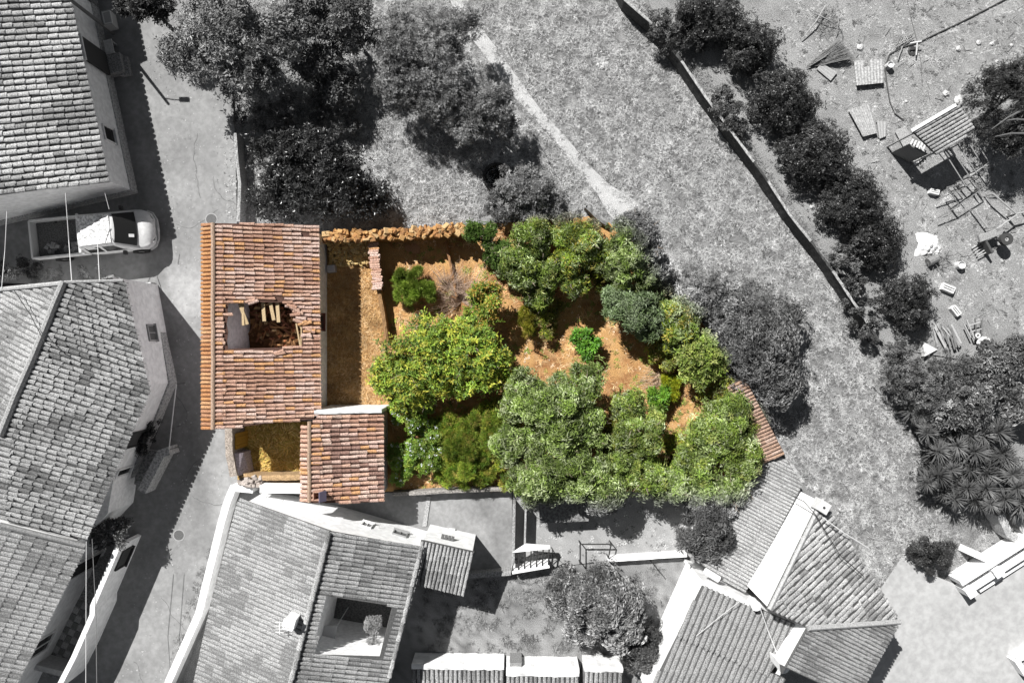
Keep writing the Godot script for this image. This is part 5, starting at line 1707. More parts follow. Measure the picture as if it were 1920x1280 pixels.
func plot_trees() -> void:
	var lime := [Color(0.27, 0.36, 0.045), Color(0.36, 0.38, 0.05), Color(0.20, 0.31, 0.04), Color(0.14, 0.23, 0.035), Color(0.42, 0.40, 0.06), Color(0.23, 0.34, 0.045), Color(0.09, 0.15, 0.03)]
	var fresh := [Color(0.15, 0.27, 0.03), Color(0.19, 0.30, 0.04), Color(0.11, 0.20, 0.025), Color(0.25, 0.32, 0.05)]
	var sage := [Color(0.27, 0.345, 0.115), Color(0.34, 0.41, 0.18), Color(0.19, 0.265, 0.07), Color(0.47, 0.53, 0.31), Color(0.25, 0.35, 0.075), Color(0.115, 0.165, 0.045)]
	var green := [Color(0.21, 0.29, 0.05), Color(0.26, 0.31, 0.07), Color(0.16, 0.23, 0.04), Color(0.34, 0.37, 0.12), Color(0.10, 0.14, 0.03)]
	var olive := [Color(0.32, 0.38, 0.05), Color(0.40, 0.41, 0.07), Color(0.24, 0.32, 0.04), Color(0.44, 0.38, 0.10), Color(0.14, 0.19, 0.03)]
	var g := "trees of the overgrown plot"
	tree("citrus_tree", "broad yellow green tree beside the sunlit courtyard of the ruined house", "tree",
		[[795, 680, 1.9, 78, 72, 1.0], [735, 705, 1.6, 46, 44, 0.8], [812, 625, 1.8, 55, 38, 0.8], [770, 745, 1.4, 46, 30, 0.6]], 3000, "broad", lime, {"twigs": 40, "group": g, "lumps": 24})
	tree("citrus_tree", "lime green tree in the middle left, its right side overhanging bare soil", "tree",
		[[900, 672, 2.0, 58, 60, 1.0], [878, 625, 1.8, 40, 34, 0.7], [928, 705, 1.7, 34, 26, 0.6], [868, 715, 1.6, 42, 30, 0.6]], 2300, "broad", lime, {"twigs": 40, "group": g, "lumps": 22})
	tree("turning_tree", "small round tree with orange tinged crown above the lime tree", "tree",
		[[915, 566, 1.5, 36, 32, 0.7], [890, 590, 1.3, 26, 20, 0.5]], 900, "broad", [Color(0.19, 0.28, 0.04), Color(0.15, 0.24, 0.03), Color(0.46, 0.30, 0.06), Color(0.30, 0.32, 0.05)], {"group": g})
	tree("broom_bush", "feathery bright green bush beside the low tile capped wall", "bush",
		[[766, 520, 0.7, 26, 30, 0.5], [772, 552, 0.7, 32, 20, 0.45], [800, 545, 0.6, 18, 20, 0.35]], 1000, "needle", [Color(0.21, 0.31, 0.04), Color(0.27, 0.35, 0.06), Color(0.15, 0.23, 0.03)], {"trunk": 0.03})
	tree("flowering_vine", "green vine starred with white flowers beside the tiled annex", "vine",
		[[770, 800, 0.8, 34, 50, 0.7], [760, 860, 0.6, 34, 40, 0.5], [800, 860, 0.7, 44, 40, 0.55], [745, 765, 0.9, 22, 20, 0.5], [790, 770, 0.7, 30, 30, 0.5], [800, 815, 0.6, 34, 40, 0.5], [750, 895, 0.5, 30, 20, 0.4]], 3600, "small", fresh, {"flowers": 240, "trunk": 0.04, "flower_col": Color(0.78, 0.80, 0.86)})
	tree("yellow_shrub", "yellow green feathery shrub in front of the concrete yard wall", "shrub",
		[[868, 850, 0.9, 44, 52, 0.7], [905, 800, 1.0, 48, 40, 0.7], [845, 885, 0.6, 34, 26, 0.5], [930, 850, 0.8, 30, 40, 0.6], [880, 895, 0.6, 40, 20, 0.4], [940, 800, 0.9, 34, 34, 0.6], [850, 800, 0.7, 34, 30, 0.5], [925, 770, 0.8, 30, 26, 0.5], [935, 895, 0.6, 34, 22, 0.4]], 3200, "needle", olive + fresh, {"trunk": 0.04})
	tree("sage_tree", "largest pale sage green tree, in the middle of the plot", "tree",
		[[1040, 770, 2.4, 72, 66, 1.0], [985, 740, 2.1, 46, 44, 0.8], [1085, 720, 2.1, 46, 44, 0.8], [1030, 840, 2.0, 70, 50, 0.8], [1105, 800, 2.0, 36, 46, 0.7], [960, 830, 1.8, 38, 42, 0.6]], 3600, "pale", sage, {"twigs": 26, "group": g, "size": 0.95, "lumps": 13, "droop": 0.6})
	tree("sage_tree", "pale green tree hanging over the flat topped hutch, greying at its lower edge", "tree",
		[[1080, 885, 2.1, 66, 42, 0.8], [1000, 905, 2.0, 50, 44, 0.7], [1130, 925, 1.9, 40, 36, 0.6], [1066, 918, 1.8, 50, 26, 0.5]], 2600, "pale", sage, {"twigs": 26, "group": g, "size": 0.95, "lumps": 13, "droop": 0.6, "drained": true})
	tree("green_tree", "mid green tree right of the large sage tree", "tree",
		[[1200, 800, 2.0, 48, 50, 0.9], [1175, 760, 1.8, 32, 32, 0.6], [1180, 870, 1.8, 44, 44, 0.7], [1220, 900, 1.8, 40, 36, 0.6]], 2300, "pale", green + sage, {"twigs": 26, "group": g, "size": 0.9, "lumps": 12, "drained": true, "droop": 0.5})
	tree("green_tree", "bushy green tree beside the orange boundary shed roof", "tree",
		[[1345, 815, 2.0, 62, 62, 0.9], [1390, 850, 1.9, 40, 50, 0.8], [1300, 870, 1.8, 40, 40, 0.7], [1370, 770, 1.7, 40, 30, 0.6]], 3000, "pale", green + sage, {"twigs": 26, "group": g, "size": 0.9, "lumps": 14, "drained": true, "droop": 0.4})
	tree("green_tree", "green tree at the lower right of the plot, turning grey over the low wing", "tree",
		[[1335, 930, 1.9, 56, 42, 0.8], [1380, 925, 1.8, 26, 30, 0.6], [1260, 915, 1.8, 40, 34, 0.6]], 1900, "pale", sage, {"twigs": 26, "group": g, "size": 0.9, "lumps": 12, "drained": true, "droop": 0.4})
	tree("grey_leaf_tree", "small grey tree leaning over the left end of the low tiled wing", "tree",
		[[1322, 992, 2.3, 52, 40, 0.7], [1318, 1025, 2.2, 30, 22, 0.5]], 1000, "pale", [grey(0.13), grey(0.18), grey(0.09)], {"group": g, "lumps": 12})
	tree("top_hedge_tree", "dark green bush at the top left corner of the tree group", "tree",
		[[905, 440, 1.3, 42, 28, 0.7], [930, 475, 1.2, 30, 30, 0.6]], 1200, "pale", [Color(0.08, 0.15, 0.03), Color(0.11, 0.18, 0.04), Color(0.15, 0.21, 0.06)], {"twigs": 26, "group": g, "size": 0.85})
	tree("sage_tree", "pale green tree second from the left along the plot's top edge", "tree",
		[[1000, 452, 2.0, 48, 38, 0.8], [975, 500, 1.8, 40, 38, 0.7], [1020, 510, 1.7, 40, 34, 0.6], [1010, 555, 1.3, 30, 26, 0.5]], 2100, "pale", sage + green, {"twigs": 26, "group": g, "size": 0.92, "lumps": 12})
	tree("sage_tree", "pale green tree in the centre of the plot's top edge", "tree",
		[[1085, 450, 2.1, 50, 36, 0.8], [1060, 490, 1.9, 38, 32, 0.7], [1120, 480, 1.8, 34, 34, 0.7], [1076, 532, 1.6, 30, 24, 0.5]], 2100, "pale", sage + olive, {"twigs": 26, "group": g, "size": 0.92, "lumps": 12, "drained": true})
	tree("sage_tree", "tree half green half grey at the plot's upper right corner", "tree",
		[[1190, 455, 2.2, 54, 44, 0.9], [1165, 500, 2.0, 40, 36, 0.7], [1220, 505, 1.8, 32, 36, 0.7], [1190, 415, 1.7, 34, 20, 0.5]], 2200, "pale", sage, {"twigs": 26, "group": g, "size": 0.92, "lumps": 12, "drained": true})
	tree("silver_tree", "silvery green round tree above the small bright shrub", "tree",
		[[1180, 580, 1.9, 50, 44, 0.8], [1212, 605, 1.7, 40, 34, 0.6], [1160, 560, 1.7, 30, 28, 0.5]], 1800, "pale", [Color(0.20, 0.27, 0.13), Color(0.26, 0.32, 0.19), Color(0.15, 0.21, 0.09), Color(0.30, 0.36, 0.23)], {"group": g, "lumps": 12})
	tree("silver_tree", "silvery green tree right of the centre, browning on its right", "tree",
		[[1270, 600, 1.7, 40, 44, 0.7], [1300, 565, 1.6, 36, 30, 0.6], [1268, 640, 1.3, 26, 24, 0.4]], 1500, "pale", sage + olive, {"group": g, "lumps": 12, "drained": true})
	tree("round_green_tree", "dense round green tree above the fallen branch", "tree",
		[[1315, 670, 1.6, 50, 46, 0.8], [1310, 705, 1.4, 40, 24, 0.5]], 1700, "broad", green, {"group": g, "drained": true})
	tree("bright_shrub", "small vivid green shrub on bare orange soil", "shrub",
		[[1092, 630, 0.7, 18, 16, 0.45], [1104, 652, 0.7, 18, 18, 0.45]], 420, "broad", [Color(0.09, 0.24, 0.02), Color(0.13, 0.28, 0.03), Color(0.07, 0.17, 0.02)], {"trunk": 0.03})
	tree("bright_shrub", "small vivid green shrub at the foot of the fallen branch", "shrub",
		[[1236, 742, 0.5, 20, 18, 0.35], [1232, 762, 0.5, 16, 16, 0.3]], 360, "broad", [Color(0.12, 0.26, 0.025), Color(0.17, 0.29, 0.03), Color(0.08, 0.17, 0.02)], {"trunk": 0.02})
	tree("yellow_weed", "straggly yellow weed patch beside the fallen branch", "plant",
		[[1258, 722, 0.35, 18, 28, 0.25]], 260, "needle", [Color(0.32, 0.32, 0.02), Color(0.22, 0.27, 0.02)], {"trunk": 0.012})
	tree("sapling", "thin yellow green sapling between the tree shadows", "sapling",
		[[990, 595, 0.8, 16, 28, 0.4]], 160, "needle", [Color(0.25, 0.22, 0.03), Color(0.17, 0.18, 0.02)], {"trunk": 0.02})

	var brown := [Color(0.30, 0.27, 0.10), Color(0.22, 0.24, 0.07), Color(0.36, 0.26, 0.12), Color(0.16, 0.19, 0.05), Color(0.27, 0.30, 0.14)]
	for q in [
		[1232, 545, 1.0, 40, 36, "scrubby olive growth between the half grey tree and silvery trees"],
		[1128, 512, 0.9, 40, 30, "thin scrub below the centre of the plot's top edge"],
		[1245, 668, 0.8, 34, 30, "straggly brownish scrub left of the dense round green tree"],
		[1355, 720, 0.9, 36, 34, "dull scrub between round green tree and orange shed roof"],
		[1150, 830, 1.0, 36, 50, "olive scrub between the large sage tree and green tree"],
		[1268, 850, 0.8, 36, 54, "brown scrub between the two green trees at lower right"],
		[1400, 800, 1.2, 30, 54, "thin scrub leaning over the orange shed tiles"],
		[1040, 425, 0.9, 90, 22, "low scrub along the plot's top edge behind sage trees"],
		[955, 765, 0.9, 34, 30, "dull green scrub between lime tree and large sage tree"],
		[1015, 600, 0.5, 34, 40, "low yellowing weeds in the tree shadow above bare soil"]]:
		tree("plot_scrub", q[5], "shrub", [[q[0], q[1], q[2], q[3], q[4], 0.5], [q[0] + 12, q[1] - 14, q[2] * 0.8, q[3] * 0.7, q[4] * 0.7, 0.4]], 620, "pale", brown + olive, {"trunk": 0.03, "tidy": 0.55, "size": 0.75, "drained": q[0] > 1380})

func grey_trees() -> void:
	var ash := [grey(0.15), grey(0.21), grey(0.10), grey(0.28)]
	var dim := [grey(0.08), grey(0.11), grey(0.05), grey(0.16)]
	var ink := [grey(0.030), grey(0.042), grey(0.022), grey(0.06)]
	tree("street_tree", "big grey tree overhanging the street at the top left", "tree",
		[[430, 70, 3.2, 92, 80, 1.3], [360, 105, 2.7, 50, 50, 0.9], [460, 140, 2.8, 60, 50, 0.9], [520, 60, 2.9, 60, 60, 1.0], [500, 150, 2.5, 44, 36, 0.7], [395, 20, 2.8, 60, 40, 0.9]], 4600, "broad", ash, {"base": [470, 150], "trunk": 0.16, "lumps": 13})
	tree("back_tree", "dark grey tree behind the big street tree at the top edge", "tree",
		[[640, 22, 2.6, 66, 50, 1.0], [580, 30, 2.4, 46, 44, 0.9], [660, 70, 2.0, 40, 30, 0.7], [590, 120, 1.8, 50, 40, 0.7], [630, 160, 1.2, 40, 40, 0.6]], 2700, "broad", dim, {"lumps": 13})
	tree("corner_tree", "dark leafy tree at the top edge behind the dark house front", "tree",
		[[275, 8, 2.2, 46, 34, 0.8], [240, 2, 1.8, 26, 24, 0.6]], 1000, "broad", ink, {"lumps": 12})
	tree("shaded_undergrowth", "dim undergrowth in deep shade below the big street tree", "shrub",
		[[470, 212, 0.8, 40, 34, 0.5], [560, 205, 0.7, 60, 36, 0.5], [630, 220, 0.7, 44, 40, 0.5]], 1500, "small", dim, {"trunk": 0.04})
	tree("glossy_tree", "very dark glossy leaved tree above the orange tiled roof", "tree",
		[[580, 330, 1.5, 112, 88, 0.9], [520, 290, 1.4, 60, 50, 0.7], [640, 360, 1.3, 70, 60, 0.7], [530, 380, 1.2, 66, 40, 0.6], [700, 375, 0.8, 34, 34, 0.5]], 4200, "broad", ink, {"rough": 0.3, "trunk": 0.12, "lumps": 15})
	tree("olive_tree", "wide grey olive tree left of the dirt path", "tree",
		[[800, 110, 2.2, 92, 84, 1.0], [850, 60, 2.0, 56, 50, 0.8], [760, 150, 2.0, 60, 60, 0.8], [830, 180, 2.0, 60, 50, 0.8], [740, 70, 1.8, 44, 40, 0.7]], 4300, "fine", [grey(0.13), grey(0.18), grey(0.09), grey(0.25)], {"lumps": 13, "trunk": 0.13})
	tree("olive_tree", "smaller round grey olive tree between the path and wide olive", "tree",
		[[905, 205, 1.9, 60, 50, 0.9], [880, 240, 1.7, 46, 34, 0.6], [945, 235, 1.5, 30, 26, 0.5]], 1800, "fine", [grey(0.15), grey(0.20), grey(0.10), grey(0.28)], {"lumps": 12})
	tree("path_shrub", "grey bushy shrub just above the plot's green trees", "shrub",
		[[990, 360, 1.0, 62, 40, 0.7], [940, 385, 0.8, 44, 24, 0.5], [1030, 385, 0.7, 40, 20, 0.4], [960, 335, 0.8, 36, 22, 0.5]], 2000, "fine", [grey(0.14), grey(0.19), grey(0.25), grey(0.09)], {"trunk": 0.05})
	tree("wild_shrub", "sprawling ash grey shrub right of the half grey tree", "shrub",
		[[1320, 545, 1.3, 46, 56, 0.7], [1370, 560, 1.2, 50, 46, 0.7], [1420, 570, 1.0, 40, 50, 0.6], [1380, 620, 1.4, 56, 40, 0.7]], 2000, "fine", [grey(0.17), grey(0.22), grey(0.29), grey(0.11)], {"drained": true, "lumps": 22, "tidy": 0.6})
	tree("wild_tree", "thick dark grey tree above the orange boundary shed", "tree",
		[[1440, 650, 1.8, 60, 64, 0.9], [1455, 715, 1.6, 50, 42, 0.7], [1395, 665, 1.5, 34, 40, 0.7], [1475, 600, 1.2, 30, 34, 0.6]], 2500, "pale", [grey(0.14), grey(0.19), grey(0.08), grey(0.26)], {"lumps": 20, "droop": 0.5, "tidy": 0.7})
	tree("drooping_tree", "tree with long drooping grey leaves in the lower back garden", "tree",
		[[1115, 1125, 1.9, 78, 66, 0.9], [1060, 1110, 1.6, 42, 46, 0.6], [1160, 1160, 1.6, 50, 48, 0.7], [1110, 1180, 1.4, 60, 30, 0.5]], 4200, "long", [grey(0.22), grey(0.30), grey(0.16), grey(0.40)], {"lumps": 14, "droop": 0.7, "size": 0.62})
	tree("round_bush", "round spiky grey bush by the bottom right house's white wall", "bush",
		[[1205, 1212, 1.0, 44, 40, 0.7], [1190, 1240, 0.8, 26, 22, 0.4]], 1500, "long", [grey(0.13), grey(0.18), grey(0.09)], {"droop": 0.7, "size": 0.5})
	# the row of round trees along the field wall
	var row := [
		[1330, 36, 92, 62, "largest clipped dark tree at the top end of the row"],
		[1410, 84, 66, 62, "second round dark tree from the top of the row"],
		[1476, 186, 76, 70, "round dark tree in the row beside the loose board"],
		[1530, 288, 88, 74, "broad round dark tree in the row opposite the tiled hut"],
		[1600, 378, 72, 72, "round dark tree in the middle of the row's lower half"],
		[1646, 456, 62, 58, "round dark tree in the row beside the white tarpaulin heap"],
		[1707, 564, 65, 62, "lowest round dark tree of the row, above the plank heap"]]
	for q in row:
		var k := 0.84
		tree("round_tree", q[4], "tree", [[q[0] - 2, q[1], 0.9, q[2] * k, q[3] * k, 0.9], [q[0] - 8, q[1] + 6, 0.6, q[2] * k, q[3] * k, 0.7]], int(q[2] * q[3] * 0.5), "small", ink, {"rough": 0.35, "lumps": 22, "tidy": 0.95, "group": "row of round dark trees along the field wall", "trunk": 0.08})
	for q in [[1370, 212, 34, 40, "dark scrub against the diagonal wall beside the third round tree"], [1255, 62, 40, 46, "dark scrub on the diagonal wall near the top edge"], [1590, 500, 24, 40, "dark scrub along the diagonal wall near its lower part"], [1620, 590, 24, 50, "dark scrub over the lower end of the diagonal wall"]]:
		tree("wall_scrub", q[4], "shrub", [[q[0] - 16, q[1] - 26, 0.7, q[2] * 0.7, q[3] * 0.6, 0.5], [q[0], q[1], 0.8, q[2], q[3], 0.6], [q[0] + 16, q[1] + 28, 0.6, q[2] * 0.7, q[3] * 0.6, 0.5]], 620, "small", dim + ink, {"trunk": 0.03})
	tree("dark_tree", "large dark tree with bare limbs at the right edge by the hut", "tree",
		[[1885, 200, 1.9, 70, 78, 1.0], [1920, 150, 1.8, 60, 46, 0.8], [1930, 250, 1.7, 60, 60, 0.8]], 3000, "fine", ink + [grey(0.08)], {"lumps": 13, "trunk": 0.12})
	var st := begin()
	for q in [[1920, 205, 1860, 242], [1930, 225, 1875, 228], [1925, 250, 1866, 256]]:
		tube(st, [at(q[0], q[1], 2.6), at((q[0] + q[2]) * 0.5, (q[1] + q[3]) * 0.5 - 3, 2.7), at(q[2], q[3], 2.6)], 0.05, 0.015, 6)
	tag(obj("bare_limbs", st, mat(grey(0.15), 0.9, "grain", 0.4)), "bare grey limbs poking from the dark tree at right", "branch")
	tree("hedge_tree", "dark loose tree below the plank heap", "tree",
		[[1730, 715, 1.5, 60, 56, 0.8], [1690, 700, 1.3, 40, 40, 0.6], [1790, 700, 1.4, 50, 46, 0.7], [1690, 660, 0.9, 34, 30, 0.5]], 2500, "small", dim, {"lumps": 13})
	tree("hedge_tree", "mid grey tree between the spiky palms and cart", "tree",
		[[1800, 755, 1.6, 60, 46, 0.8], [1860, 700, 1.4, 50, 60, 0.7], [1900, 660, 1.2, 40, 40, 0.6]], 2300, "broad", dim + ash, {"lumps": 13})
	tree("pale_shrub", "pale grey drooping shrub at the right edge above spiky palms", "shrub",
		[[1880, 748, 1.2, 44, 36, 0.6], [1915, 765, 1.2, 30, 30, 0.5]], 800, "long", [grey(0.20), grey(0.28), grey(0.15)], {"droop": 0.9, "size": 0.7})
	tree("heart_bush", "notched dark round bush on the bright road verge", "bush",
		[[1730, 1030, 0.6, 26, 30, 0.5], [1766, 1036, 0.6, 26, 30, 0.5], [1750, 1055, 0.6, 32, 24, 0.5]], 1500, "small", ink + [grey(0.05)], {"rough": 0.4, "trunk": 0.05})
	# spiky palms: rosettes on short trunks
	var spots := [
		[[1727, 776], [1740, 812], [1758, 845]], [[1796, 836], [1828, 846], [1818, 815]], [[1842, 816], [1872, 810], [1880, 850]],
		[[1760, 890], [1785, 880], [1738, 905]], [[1820, 880], [1850, 888], [1815, 915]], [[1900, 890], [1908, 915], [1890, 860]],
		[[1790, 935], [1830, 935], [1850, 915]], [[1858, 945], [1885, 935], [1915, 945]]]
	var ros := []
	for v in 3:
		st = begin()
		for i in 64:
			var el := acos(1.0 - rng.randf() * 1.05)
			var a := TAU * 0.618 * i
			var d := Vector3(cos(a) * sin(el), cos(el), sin(a) * sin(el))
			var side := d.cross(Vector3.UP + Vector3(0.01, 0, 0)).normalized()
			var l := rnd(0.46, 0.62)
			var mid := d * l * 0.55
			var end := d * l - Vector3(0, 0.07 * sin(el), 0)
			quad(st, d * 0.03 - side * 0.016, d * 0.03 + side * 0.016, mid + side * 0.022, mid - side * 0.022, side.cross(d))
			tri(st, mid - side * 0.022, mid + side * 0.022, end, side.cross(d))
		ros.append(done(st, null))
	var where := ["at the upper left of the spiky palm clump", "in the upper middle of the spiky palm clump", "at the upper right of the spiky palm clump", "on the left side, half over pale grass", "in the very middle of the spiky palm clump", "at the right edge of the picture", "at the bottom, above the stub wall", "at the lower right above the mottled bank wall"]
	for i in spots.size():
		var b := at(spots[i][0][0], spots[i][0][1], 1.4)
		var y := thing("spiky_palm", "dark spiky palm with star shaped heads " + where[i], "palm", Vector3(b.x, 0, b.z), 0.0, "clump of spiky palms")
		for q in spots[i]:
			var hh := rnd(1.1, 1.8)
			var p := at(q[0], q[1], hh) - y.position
			st = begin()
			tube(st, [Vector3(0, -0.03, 0), p * Vector3(0.5, 0.45, 0.5), p], 0.06, 0.045, 6)
			obj("stem", st, mat(grey(0.10), 0.95, "grain", 0.4, 0.5), y)
			for k in 2:
				inst("leaf_rosette", ros[rng.randi() % 3], mat(grey(0.07 + 0.07 * rng.randf()), 0.5), Transform3D(Basis(Vector3.UP, rnd(0, TAU)) * Basis(Vector3.RIGHT, rnd(-0.45, 0.45)) * Basis.from_scale(Vector3.ONE * rnd(0.8, 1.3)), p + Vector3(rnd(-0.22, 0.22) * k, -0.3 * k, rnd(-0.22, 0.22) * k)), y)
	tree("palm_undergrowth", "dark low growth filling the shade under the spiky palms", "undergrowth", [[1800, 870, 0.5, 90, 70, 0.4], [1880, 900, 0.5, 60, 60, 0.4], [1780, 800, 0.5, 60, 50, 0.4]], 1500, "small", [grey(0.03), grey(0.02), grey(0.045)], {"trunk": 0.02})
	var roundel := thing("dark_roundel", "black oval pit with a low rim at the edge of the grey path shrub", "roundel", at(932, 333))  # near-black disc inside a low dark ring, lying on the ground
	st = begin()
	disc(st, Vector3.ZERO, 0.62, 0.16, 18, 0.5)
	obj("rim", st, mat(grey(0.06), 0.95, "stain", 1.3, 0.5), roundel)
	st = begin()
	disc(st, Vector3(0, 0.0, 0), 0.52, 0.02, 18)
	obj("bottom", st, mat(grey(0.008), 0.9), roundel)
	# field grass
	var field := flats([[640, -60], [1172, -60], [1240, 62], [1330, 200], [1420, 320], [1520, 470], [1620, 610], [1700, 690], [1740, 960], [1800, 1080], [1735, 1070], [1690, 1045], [1640, 1110], [1560, 940], [1500, 900], [1470, 850], [1390, 710], [1300, 570], [1200, 420], [1120, 404], [700, 424], [470, 424], [452, 240], [440, -60]])
	var paths := [flats([[842, -10], [884, 42], [933, 104], [1016, 213], [1100, 312], [1150, 362], [1186, 396], [1168, 406], [1122, 360], [1050, 268], [1002, 219], [915, 110], [872, 48], [832, -10]])]
	strew("field_grass", "dry matted grey grass of the open field", field, 230.0, "straw", [grey(0.36), grey(0.46), grey(0.26), grey(0.58), grey(0.15)], {"avoid": paths, "y": -0.02, "patchy": 0.2, "size": 0.62})
	strew("verge_grass", "rough pale grass on the verge under the spiky palms", flats([[1700, 900], [1760, 930], [1900, 960], [1920, 1010], [1850, 1050], [1790, 1090], [1735, 1070]]), 140.0, "straw", [grey(0.34), grey(0.44), grey(0.22), grey(0.14)], {"y": -0.02, "size": 0.65, "patchy": 0.3})
	strew("field_weeds", "low grey weeds scattered through the field", field, 26.0, "grass", [grey(0.12), grey(0.16), grey(0.09)], {"avoid": paths, "patchy": 0.75, "y": -0.02})

func allotment() -> void:
	var st := begin()
	var wood := mat(grey(0.40), 0.9, "grain", 0.4, 0.5)
	var dull := mat(grey(0.22), 0.9, "grain", 0.4, 0.5)
	var tin := mat(grey(0.46), 0.6, "stain", 1.2, 0.2)
	var pale := mat(grey(0.72), 0.7, "plaster", 0.8, 0.2)
	# hut with tiled roof
	var hut := thing("tiled_hut", "small open hut with a ribbed tiled roof in the allotment", "hut")
	var pl := slope(at(1711, 247, 2.1), at(1796, 198, 2.1), at(1757, 290, 1.75))
	# ribs run along the roof: turn the plane so that its rows follow the long side
	var turned := {"o": pl.o, "u": pl.v, "v": pl.u, "n": pl.n}
	roof(hut, "roof", turned, ons(pl, [[1712, 246], [1796, 197], [1828, 244], [1757, 290]]), 0.15, 0.30, [grey(0.40), grey(0.44), grey(0.36), grey(0.48)], grey(0.10), 150, [], 0.26, 0.004)
	st = begin()
	bar(st, on(pl, 1708, 246) + Vector3(0, 0.05, 0), on(pl, 1792, 197) + Vector3(0, 0.05, 0), 0.14, 0.05)
	obj("ridge_board", st, pale, hut)
	for q in [[1716, 248], [1794, 202], [1822, 243], [1758, 284]]:
		var p := on(pl, q[0], q[1])
		st = begin()
		tube(st, [Vector3(p.x, 0, p.z), p - Vector3(0, 0.09, 0)], 0.045, 0.04, 6)
		obj("post", st, wood, hut)
	st = begin()
	var w0 := on(pl, 1722, 262)
	var w1 := on(pl, 1752, 284)
	prism(st, PackedVector2Array([Vector2(w0.x, w0.z), Vector2(w1.x, w1.z), Vector2(w1.x + 0.05, w1.z - 0.05), Vector2(w0.x + 0.05, w0.z - 0.05)]), 0.0, even(4, 1.3))
	obj("side_panel", st, dull, hut)
	# picket pallets beside it
	for q in [[1719, 276, 0.95, 0.35, "slatted white pallet leaning at the tiled hut's corner"], [1722, 292, 0.6, -0.7, "second slatted white pallet below the tiled hut's corner"]]:
		var pa := thing("pallet", q[4], "pallet", at(q[0], q[1], 0.2), -q[3], "white pallets by the hut")
		for k in 5:
			st = begin()
			box(st, Vector3(-0.28 + k * 0.14, 0.03, 0), Vector3(0.075, 0.03, 0.5), Basis(Vector3.RIGHT, 0.3))
			obj("slat", st, pale, pa)
		for s in [-1, 1]:
			st = begin()
			box(st, Vector3(0, -0.01 - s * 0.05, s * 0.18), Vector3(0.7, 0.04, 0.06))
			obj("bearer", st, wood, pa)
	st = begin()
	box(st, at(1700, 262, 0.1), Vector3(0.5, 0.03, 1.1), Basis(Vector3.UP, 0.5))
	tag(obj("dust_sheet", st, mat(grey(0.42), 0.8, "stain", 0.6)), "dusty sheet lying left of the hut's pallets", "sheet")
	# timber frames below the hut
	var fr := thing("timber_frame", "skeleton of thin poles standing below the tiled hut", "frame")
	for q in [[1771, 284, 1.3, 1812, 349, 1.0], [1784, 279, 1.3, 1820, 332, 1.0], [1797, 271, 1.3, 1833, 326, 1.0], [1814, 262, 1.3, 1846, 315, 1.0], [1826, 258, 1.2, 1855, 304, 1.0], [1820, 330, 1.0, 1856, 304, 1.0], [1771, 284, 1.3, 1797, 271, 1.3], [1776, 351, 0.7, 1808, 344, 0.7], [1788, 366, 0.6, 1836, 332, 0.6], [1797, 386, 0.6, 1848, 350, 0.7], [1836, 331, 0.7, 1848, 349, 0.7], [1757, 374, 0.4, 1800, 356, 0.5], [1760, 408, 0.4, 1798, 386, 0.6], [1776, 351, 0.7, 1800, 386, 0.6], [1828, 340, 0.6, 1838, 356, 0.6]]:
		st = begin()
		tube(st, [at(q[0], q[1], q[2]), at(q[3], q[4], q[5])], 0.026, 0.022, 5)
		obj("pole", st, wood if q[2] > 0.9 else dull, fr)
		st = begin()
		var p := at(q[3], q[4], q[5])
		tube(st, [Vector3(p.x, 0, p.z), p], 0.022, 0.022, 5)
		obj("post", st, dull, fr)
	var rail := thing("pole_fence", "low fence of pale poles at the right edge by the digger", "fence")
	for q in [[1863, 363, 0.6, 1907, 401, 0.6], [1870, 429, 0.6, 1908, 402, 0.6], [1907, 401, 0.6, 1935, 394, 0.6], [1827, 393, 0.3, 1853, 427, 0.3]]:
		st = begin()
		tube(st, [at(q[0], q[1], q[2]), at(q[3], q[4], q[5])], 0.04, 0.035, 6)
		obj("pole", st, wood, rail)
		for e in [0, 3]:
			st = begin()
			var p := at(q[e], q[e + 1], q[e + 2])
			tube(st, [Vector3(p.x, 0, p.z), p], 0.03, 0.03, 5)
			obj("post", st, wood, rail)
	# digger attachment: toothed bucket and wheel
	var dg := thing("digger", "small rusty digger machine with toothed bucket and one tyre", "machine", at(1846, 462))
	dg.rotation.y = 0.5
	for k in 5:
		st = begin()
		box(st, Vector3(-0.36, 0.12 + 0.02 * k, -0.22 + k * 0.11), Vector3(0.42, 0.04, 0.035))
		obj("tine", st, mat(grey(0.42), 0.6), dg)
	st = begin()
	box(st, Vector3(-0.14, 0.28, 0.0), Vector3(0.1, 0.5, 0.62))
	box(st, Vector3(-0.05, 0.1, 0.0), Vector3(0.3, 0.05, 0.6))
	obj("bucket", st, mat(grey(0.10), 0.8, "stain", 0.4), dg)
	st = begin()
	box(st, Vector3(0.05, 0.5, -0.42), Vector3(0.85, 0.14, 0.3), Basis(Vector3.UP, -0.15))
	obj("body", st, mat(grey(0.36), 0.7, "stain", 0.5), dg)
	st = begin()
	tube(st, [Vector3(0.3, 0.5, -0.4), Vector3(0.62, 0.62, -0.5), Vector3(1.0, 0.55, -0.62)], 0.05, 0.04, 6)
	tube(st, [Vector3(0.2, 0.5, -0.34), Vector3(0.5, 0.35, 0.0)], 0.05, 0.05, 6)
	obj("arm", st, mat(grey(0.25), 0.7), dg)
	st = begin()
	disc(st, Vector3(0.52, 0.55, 0.04), 0.26, 0.18, 16, 0.1)
	obj("tyre", st, mat(grey(0.05), 0.9), dg)
	st = begin()
	disc(st, Vector3(0.52, 0.58, 0.04), 0.1, 0.1, 12, 0.03)
	obj("hub", st, mat(grey(0.3), 0.5), dg)
